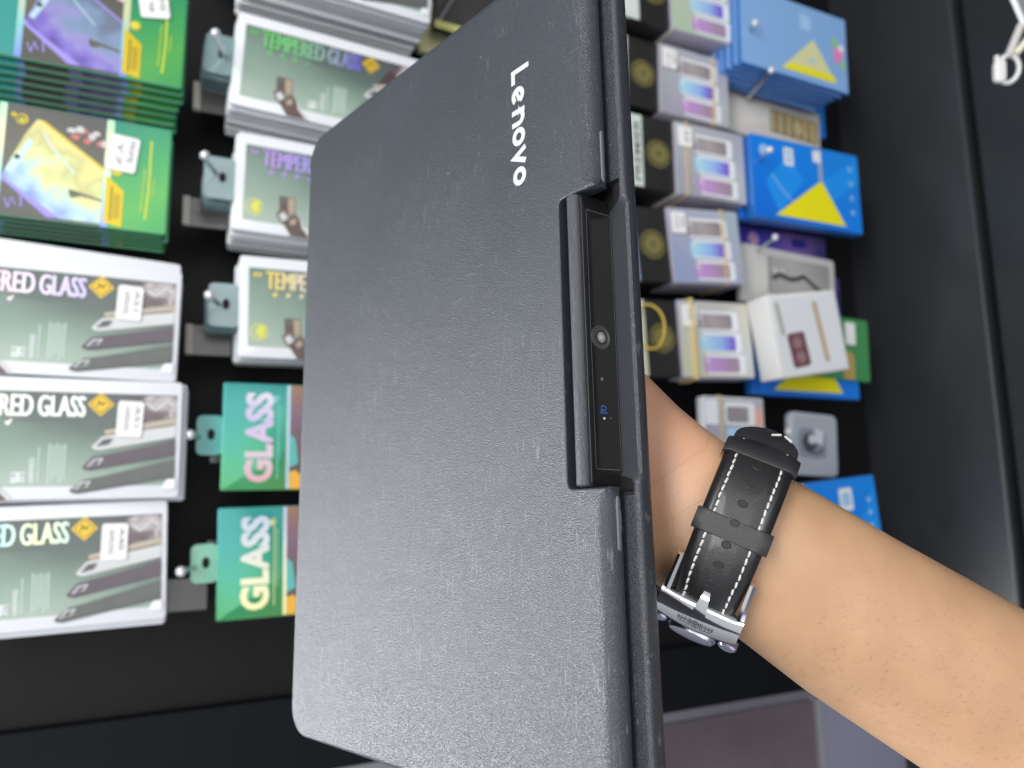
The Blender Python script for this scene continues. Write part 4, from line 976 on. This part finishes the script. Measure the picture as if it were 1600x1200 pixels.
def skin_mat():
    m, nt, b = nodes_of('skin'); N = nt.nodes; L = nt.links
    t = N.new('ShaderNodeTexCoord')
    def vm(op, a, c=None):
        q = N.new('ShaderNodeVectorMath'); q.operation = op; L.new(a, q.inputs[0])
        if isinstance(c, Vector): q.inputs[1].default_value = c
        elif c is not None: L.new(c, q.inputs[1])
        return q
    def mr_(x, a, c, lo=0.0, hi=1.0, sm=False):
        r = N.new('ShaderNodeMapRange'); r.inputs[1].default_value = a; r.inputs[2].default_value = c; r.inputs[3].default_value = lo; r.inputs[4].default_value = hi
        if sm: r.interpolation_type = 'SMOOTHSTEP'
        L.new(x, r.inputs[0]); return r.outputs[0]
    def mth(op, a, c):
        q = N.new('ShaderNodeMath'); q.operation = op
        for i, k in enumerate((a, c)):
            if isinstance(k, (int, float)): q.inputs[i].default_value = k
            else: L.new(k, q.inputs[i])
        return q.outputs[0]
    def noise(s, d=4):
        n = N.new('ShaderNodeTexNoise'); n.inputs['Scale'].default_value = s; n.inputs['Detail'].default_value = d; L.new(t.outputs['Object'], n.inputs[0]); return n.outputs['Fac']
    hd = -axd
    along = vm('DOT_PRODUCT', t.outputs['Object'], hd).outputs['Value']       # 0 at the wrist, + towards the palm
    mot = noise(55, 5)
    c1 = N.new('ShaderNodeMix'); c1.data_type = 'RGBA'; L.new(mr_(mot, 0.3, 0.7), c1.inputs['Factor'])
    c1.inputs['A'].default_value = (0.42, 0.248, 0.138, 1); c1.inputs['B'].default_value = (0.48, 0.292, 0.166, 1)
    c2 = N.new('ShaderNodeMix'); c2.data_type = 'RGBA'; L.new(mth('MULTIPLY', mr_(along, 0.010, 0.040), mr_(noise(35, 3), 0.25, 0.75, 0.3, 1.0)), c2.inputs['Factor'])
    L.new(c1.outputs['Result'], c2.inputs['A']); c2.inputs['B'].default_value = (0.64, 0.33, 0.225, 1)  # reddish palm, also lightened in colour against the laptop's shade
    # fine wrist creases
    wob = mth('MULTIPLY', mth('SUBTRACT', noise(40, 3), 0.5), 0.010)
    # crease direction runs obliquely over the wrist
    cr = None
    cd = (hd * 0.93 + aside * 0.36).normalized()
    ca_ = vm('DOT_PRODUCT', t.outputs['Object'], cd).outputs['Value']
    for s0, wd, am in ((0.0185, 0.0006, 0.6), (0.0315, 0.0009, 1.0), (0.0245, 0.0005, 0.5)):
        dd = mth('ABSOLUTE', mth('SUBTRACT', mth('ADD', ca_, wob), s0), 0)
        k = mth('MULTIPLY', mr_(dd, 0, wd, 1, 0, True), am); cr = k if cr is None else mth('MAXIMUM', cr, k)
    c3 = N.new('ShaderNodeMix'); c3.data_type = 'RGBA'; L.new(mth('MULTIPLY', cr, 0.15), c3.inputs['Factor']); L.new(c2.outputs['Result'], c3.inputs['A']); c3.inputs['B'].default_value = (0.30, 0.125, 0.065, 1)
    # pores and freckles
    fr = mr_(noise(620, 2), 0.70, 0.78); c4 = N.new('ShaderNodeMix'); c4.data_type = 'RGBA'; L.new(mth('MULTIPLY', fr, 0.18), c4.inputs['Factor']); L.new(c3.outputs['Result'], c4.inputs['A']); c4.inputs['B'].default_value = (0.22, 0.10, 0.05, 1)
    L.new(c4.outputs['Result'], b.inputs['Base Color'])
    h = mth('SUBTRACT', mth('ADD', mth('MULTIPLY', noise(900, 3), 0.35), mth('MULTIPLY', noise(190, 4), 0.45)), mth('MULTIPLY', cr, 0.30))
    bp = N.new('ShaderNodeBump'); bp.inputs['Strength'].default_value = 0.35; bp.inputs['Distance'].default_value = 0.0006; L.new(h, bp.inputs['Height']); L.new(bp.outputs['Normal'], b.inputs['Normal'])
    b.inputs['Roughness'].default_value = 0.44; b.inputs['Specular IOR Level'].default_value = 0.45
    b.inputs['Subsurface Weight'].default_value = 0.25; b.inputs['Subsurface Radius'].default_value = (1.0, 0.35, 0.2); b.inputs['Subsurface Scale'].default_value = 0.003
    return m
arm_me.transform(Matrix.Translation(-WC))
arm_me.materials.clear(); arm_me.materials.append(skin_mat())
arm_me.polygons.foreach_set('use_smooth', [True] * len(arm_me.polygons))
arm = bpy.data.objects.new('person', arm_me); COL.objects.link(arm); arm.matrix_world = MC @ Matrix.Translation(WC)
tag(arm, 'bare forearm and hand holding up the laptop from behind, wearing a leather strap watch', 'person')
# short dark hairs on the forearm
bvh = BVHTree.FromPolygons([x.co for x in arm_me.vertices], [tuple(p.vertices) for p in arm_me.polygons])
hb = MB(); rnd = random.Random(3)
for i in range(1300):
    s_ = rnd.uniform(0.03, 0.17); w_ = rnd.uniform(-0.026, 0.026)
    if rnd.random() > 0.35 + 0.65 * (0.5 - w_ / 0.052): continue
    st = axd * s_ + aside * w_ + afront * 0.08
    hit = bvh.ray_cast(st, -afront)
    if hit[0] is None: continue
    p, n_ = hit[0], hit[1]
    d = (axd * -0.55 - aside * rnd.uniform(-0.2, 1.1) + aside.cross(axd) * rnd.uniform(-.3, .3)); d = (d - n_ * d.dot(n_)).normalized()
    L_ = rnd.uniform(0.0009, 0.0026)
    hb.tube([p - n_ * 0.0002, p + d * L_ * 0.5 + n_ * 0.0004, p + d * L_ + n_ * 0.0005], [0.000029, 0.000025, 0.000012], 0, 3, False)
hb.build('arm_hair', mat('hair_brown', (0.20, 0.12, 0.065), 0.5), arm, recalc=False)

# ------------------------------------------------------------------ watch
e2 = -pix(1141, 836, 1.0).normalized(); e1 = Vector((0.37, 0.93, 0.0)); e1 = (e1 - e2 * e1.dot(e2)).normalized(); ew = e1.cross(e2).normalized()   # ew: across the strap, to the right in the photo
WCC = pix(1141, 836, 0.268) + Vector((0, 0, 0))
EA, EB = 0.0300, 0.0222
def SP(th, w, h):
    """strap coordinates: angle round the wrist (0 facing the viewer, + upwards in the photo), across, height -> local to the wrist"""
    nrm = (e1 * (math.sin(th) / EA) + e2 * (math.cos(th) / EB)).normalized()
    return e1 * (EA * math.sin(th)) + e2 * (EB * math.cos(th)) + nrm * h + ew * w
def tpx(t):
    """strap angle whose projection lies t photo pixels along the strap from the wrist centre"""
    lo, hi = -1.75, 1.75
    for _ in range(50):
        m_ = (lo + hi) / 2; p = WCC + SP(m_, 0, 0.004)
        q = Vector((p.x / -p.z * F + 800 - 1143, -(-p.y / -p.z * -F) * 0 + (600 - p.y / -p.z * F) - 838))
        val = q.x * 0.37 - q.y * 0.93
        if val < t: lo = m_
        else: hi = m_
    return (lo + hi) / 2
watch = empty('wrist_watch', MC @ Matrix.Translation(WCC)); tag(watch, 'watch on a black leather strap with white stitching and a polished buckle', 'watch')
leather = mat('black_leather', (0.009, 0.009, 0.010), 0.33, bump=0.35, bscale=2600, var=0.3, vscale=120, coat=0.25)
leather2 = mat('dull_black_leather', (0.017, 0.017, 0.019), 0.42, bump=0.4, bscale=2400, var=0.3, vscale=150)
thread = mat('white_thread', (0.58, 0.58, 0.56), 0.7, var=0.25, vscale=600)
HW = 0.0109
def tap(th): return 1.0 + 0.03 * math.sin(th) - 0.13 * max(0.0, min(1.0, (-0.35 - th) / 0.75))
def prof_s(w, h0):      # padded strap section: crowned middle, thin edges
    x = abs(w) / HW
    return h0 + 0.0026 * (1 - max(0, (x - 0.70) / 0.30) ** 2 * 0.62) - (0.0005 if 0.60 < x < 0.70 else 0) + 0.0004 * (1 - x * x)
wsamp = [HW * k for k in (-1, -0.97, -0.9, -0.8, -0.7, -0.66, -0.62, -0.5, -0.3, -0.1, 0.1, 0.3, 0.5, 0.62, 0.66, 0.7, 0.8, 0.9, 0.97, 1)]
def strap_part(name, ta, tb_, h0, taper=False, ns=48, m=leather):
    mb = MB(); rings = []
    for k in range(ns + 1):
        th = ta + (tb_ - ta) * k / ns
        ring = [SP(th, w * tap(th), prof_s(w, h0)) for w in wsamp] + [SP(th, w * tap(th), h0) for w in reversed(wsamp)]
        rings.append(ring)
    mb.rings(rings, 0); return mb.build(name, m, watch, smooth=60)
T_top, T_bot = tpx(150), tpx(-140)
strap_part('strap', T_bot - 0.05, T_top, 0.0022)
# lower strap length running round behind the wrist, hidden side
strap_part('under_strap', -2.0, 2.35, 0.0002, ns=72, m=leather2)
# pointed strap tip rising past the loop
mb = MB(); rings = []
for k in range(9):
    f_ = k / 8; th = T_top - 0.12 + 0.50 * f_; wf = HW * 0.97 if f_ < 0.2 else HW * 0.97 * max(0.10, 1 - ((f_ - 0.2) / 0.8) ** 1.7)
    lift = 0.0022 + 0.0046 * f_
    rings.append([SP(th, w, lift + 0.0022) for w in [wf * c for c in (-1, -0.6, 0, 0.6, 1)]] + [SP(th, w, lift) for w in [wf * c for c in (1, 0.6, 0, -0.6, -1)]])
mb.rings(rings, 0); mb.build('strap_tip', leather2, watch, smooth=60)
# stitching: one run of short stitches along each side
th0, th1 = T_bot + 0.10, T_top - 0.04
for side in (-1, 1):
    mb = MB(); n_st = 26
    for k in range(n_st):
        a = th0 + (th1 - th0) * (k + 0.14) / n_st; b = th0 + (th1 - th0) * (k + 0.86) / n_st
        w = side * HW * (0.66 + random.uniform(-0.012, 0.012))
        mb.tube([SP(a, w * tap(a) + 0.00012 * side, prof_s(w, 0.0022) - 0.0001), SP((a + b) / 2, w * tap(a), prof_s(w, 0.0022) + 0.00022), SP(b, w * tap(b) - 0.00012 * side, prof_s(w, 0.0022) - 0.0001)], 0.00042, 0, 6)
    f_a, f_b = T_top + 0.18, T_top + 0.24
    mb.build('stitching', thread, watch)
mb = MB(); mb.tube([SP(T_top + 0.06, HW * 0.05, 0.0060 + 0.002), SP(T_top + 0.12, HW * 0.30, 0.0066 + 0.002)], 0.0004, 0, 6); mb.tube([SP(T_top + 0.12, HW * 0.42, 0.0066 + 0.002), SP(T_top + 0.06, HW * 0.66, 0.0060 + 0.002)], 0.0004, 0, 6)
mb.build('stitching', thread, watch)
# buckle holes
mb = MB()
for t in (112, 83, 52, 20, -15, -47, -79):
    th = tpx(t)
    def el(rx, ry, h): return [SP(th + rx * 0.62 * math.cos(q) / 0.025, ry * math.sin(q), prof_s(0, 0.0022) + h) for q in [2 * math.pi * k / 16 for k in range(16)]]
    mb.rings([el(0.00155, 0.00165, 0.00002), el(0.0013, 0.0014, 0.00018), el(0.0010, 0.00112, 0.00006)], 0, False, False)
    mb.poly(el(0.00118, 0.00130, 0.00024), 1)
mb.build('strap_hole', [leather2, shadem], watch, smooth=0)
# keeper loops
def loop(tc_, half, name, h):
    mb = MB(); rings = []
    prof_l = []
    W2 = HW + 0.0012
    for k in range(13):
        x = -1 + 2 * k / 12; edge = max(0, (abs(x) - 0.78) / 0.22)
        prof_l.append((W2 * x if abs(x) < 1 else W2 * x, h * (1 - 0.32 * edge ** 2)))
    ths = [tc_ - half, tc_ - half * 0.9, tc_, tc_ + half * 0.9, tc_ + half]; hs = [-0.0003, 0, 0.0001, 0, -0.0003]
    for th, dh in zip(ths, hs):
        rings.append([SP(th, -W2 - 0.0001, 0.0003)] + [SP(th, w, hh + 0.0022 + dh) for w, hh in prof_l] + [SP(th, W2 + 0.0001, 0.0003)] + [SP(th, w * 0.97, hh + 0.0010) for w, hh in reversed(prof_l)])
    mb.rings(rings, 0); return mb.build(name, leather2, watch, smooth=40)
loop(tpx(8), 0.105, 'keeper_loop', 0.0031)
loop(tpx(134), 0.13, 'keeper_loop', 0.0034)
# buckle: U frame of polished steel, broad crossbar with a mark, prong
buckm = mat('polished_steel', (0.93, 0.94, 0.96), 0.10, 1.0, var=0.05, vscale=200)
tb0, tb1, tb2 = tpx(-58), tpx(-112), tpx(-149)
mb = MB(); secs = []
def bsec(th, wi, wo, h0, h1): return [SP(th, wi, h0), SP(th, wi, h1), SP(th, (wi + wo) / 2, h1 + 0.0003), SP(th, wo, h1 - 0.0004), SP(th, wo, h0)]
for sgn in (-1, 1):
    rr_ = []
    for f_ in (0, 0.08, 0.4, 0.7, 0.9, 1.0, 1.12):
        th = tb0 + (tb1 - tb0) * f_; wi = 0.0108 + 0.0001 * f_; wo = 0.0126 + 0.0008 * max(0, f_ - 0.2)
        rr_.append(bsec(th, sgn * wi, sgn * wo, 0.0012 + 0.001 * f_, 0.0042 + 0.0016 * f_))
    mb.rings(rr_, 0)
mb.build('buckle_frame', buckm, watch, smooth=40)
# crossbar: curved plate across the strap
mb = MB(); rr_ = []
NB = 16
for k in range(NB + 1):
    x = -1 + 2 * k / NB; w = x * 0.0134
    bow = 1 - x * x
    ta_ = tb1 + 0.035 * (abs(x) ** 4) ; tc2 = tb2 + 0.10 * (1 - bow) - 0.02
    h = 0.0060
    rr_.append([SP(ta_, w, 0.0036), SP(ta_ - 0.006, w, h - 0.0002), SP(ta_ - 0.03, w, h + 0.0006), SP(ta_ * 0.6 + tc2 * 0.4, w, h + 0.0013), SP(ta_ * 0.25 + tc2 * 0.75, w, h + 0.0012), SP(tc2 + 0.03, w, h + 0.0004), SP(tc2, w, h - 0.0008), SP(tc2 + 0.02, w, 0.0022), SP(ta_ - 0.03, w, 0.0024)])
mb.rings(rr_, 0)
mb.build('buckle_bar', buckm, watch, smooth=50)
# winged round mark engraved on the bar
mb = MB(); tm_ = (tb1 + tb2) / 2 - 0.02
def bm_(x, y): return SP(tm_ + y / 0.030, x, 0.0074 + 0.0002)
stroke(mb, [(0.0012 * math.cos(t), 0.0012 * math.sin(t)) for t in [2 * math.pi * k / 16 for k in range(16)]], 0.0003, bm_, 0, True)
stroke(mb, [(0.0005 * math.cos(t), 0.0005 + 0.0004 * math.sin(t)) for t in [2 * math.pi * k / 10 for k in range(10)]], 0.00022, bm_, 0, True)
stroke(mb, [(0.0005 * math.cos(t), -0.0005 + 0.0004 * math.sin(t)) for t in [2 * math.pi * k / 10 for k in range(10)]], 0.00022, bm_, 0, True)
for sg in (-1, 1):
    stroke(mb, [(sg * 0.0016, 0.0009), (sg * 0.0058, 0.0007), (sg * 0.0050, -0.0006), (sg * 0.0018, -0.0010)], 0.0003, bm_, 0, True)
    for k in range(3): stroke(mb, [(sg * (0.0022 + 0.0011 * k), 0.0005), (sg * (0.0024 + 0.0011 * k), -0.0005)], 0.00022, bm_)
mb.build('engraved_mark', mat('engraving_dark', (0.03, 0.03, 0.035), 0.4), watch, smooth=0)
mb = MB(); rr_ = []
for th, hw_, h in ((tpx(-92), 0.0010, 0.0052), (tpx(-100), 0.0014, 0.0066), (tb1 - 0.02, 0.0021, 0.0080), (tb1 - 0.10, 0.0021, 0.0082)):
    rr_.append([SP(th, -hw_, h - 0.0014), SP(th, -hw_, h), SP(th, hw_, h), SP(th, hw_, h - 0.0014)])
mb.rings(rr_, 0); mb.build('buckle_prong', buckm, watch, smooth=40)
# case at the back of the wrist, its rim, crown and pushers peeping out below
thc = math.radians(-147)
cc = SP(thc, 0, 0.0062); cn = (SP(thc, 0, 1) - SP(thc, 0, 0)).normalized(); ct_ = ew; cs_ = cn.cross(ct_).normalized()
casem = mat('lavender_lit_steel', (0.60, 0.60, 0.72), 0.28, 1.0)  # lavender side light put into the steel's colour
def cring(r_, z): return [cc + (ct_ * math.cos(q) + cs_ * math.sin(q)) * r_ + cn * z for q in [2 * math.pi * k / 40 for k in range(40)]]
mb = MB(); mb.rings([cring(0.0170, -0.0055), cring(0.0192, -0.004), cring(0.0196, 0.002), cring(0.0182, 0.0042), cring(0.0172, 0.0045)], 0); case = mb.build('case', casem, watch, smooth=40)
mb = MB(); mb.rings([cring(0.0168, 0.0046), cring(0.0168, 0.0049)], 0); mb.build('dial_glass', mat('dial_dark', (0.02, 0.02, 0.03), 0.1, coat=1.0), case, smooth=40)
out_ = cs_ if cs_.dot(e1) < 0 else -cs_
mb = MB(); mb.rings([[cc + out_ * d_ + ct_ * (0.0088 * k_ * math.cos(q)) + cn * (0.0044 * k_ * math.sin(q)) for q in [2 * math.pi * j / 24 for j in range(24)]] for d_, k_ in ((0.017, 1), (0.0206, 1), (0.0216, 0.9), (0.0221, 0.6))], 0); mb.build('crown', casem, case)
for sg in (-1, 1):
    pz = cc + ct_ * (sg * 0.0128) + out_ * 0.0135
    mb = MB(); mb.tube([pz, pz + out_ * 0.0034, pz + out_ * 0.0036, pz + out_ * 0.0062, pz + out_ * 0.0068], [0.0022, 0.0022, 0.0034, 0.0034, 0.0027], 0, 12); mb.build('pusher', casem, case)
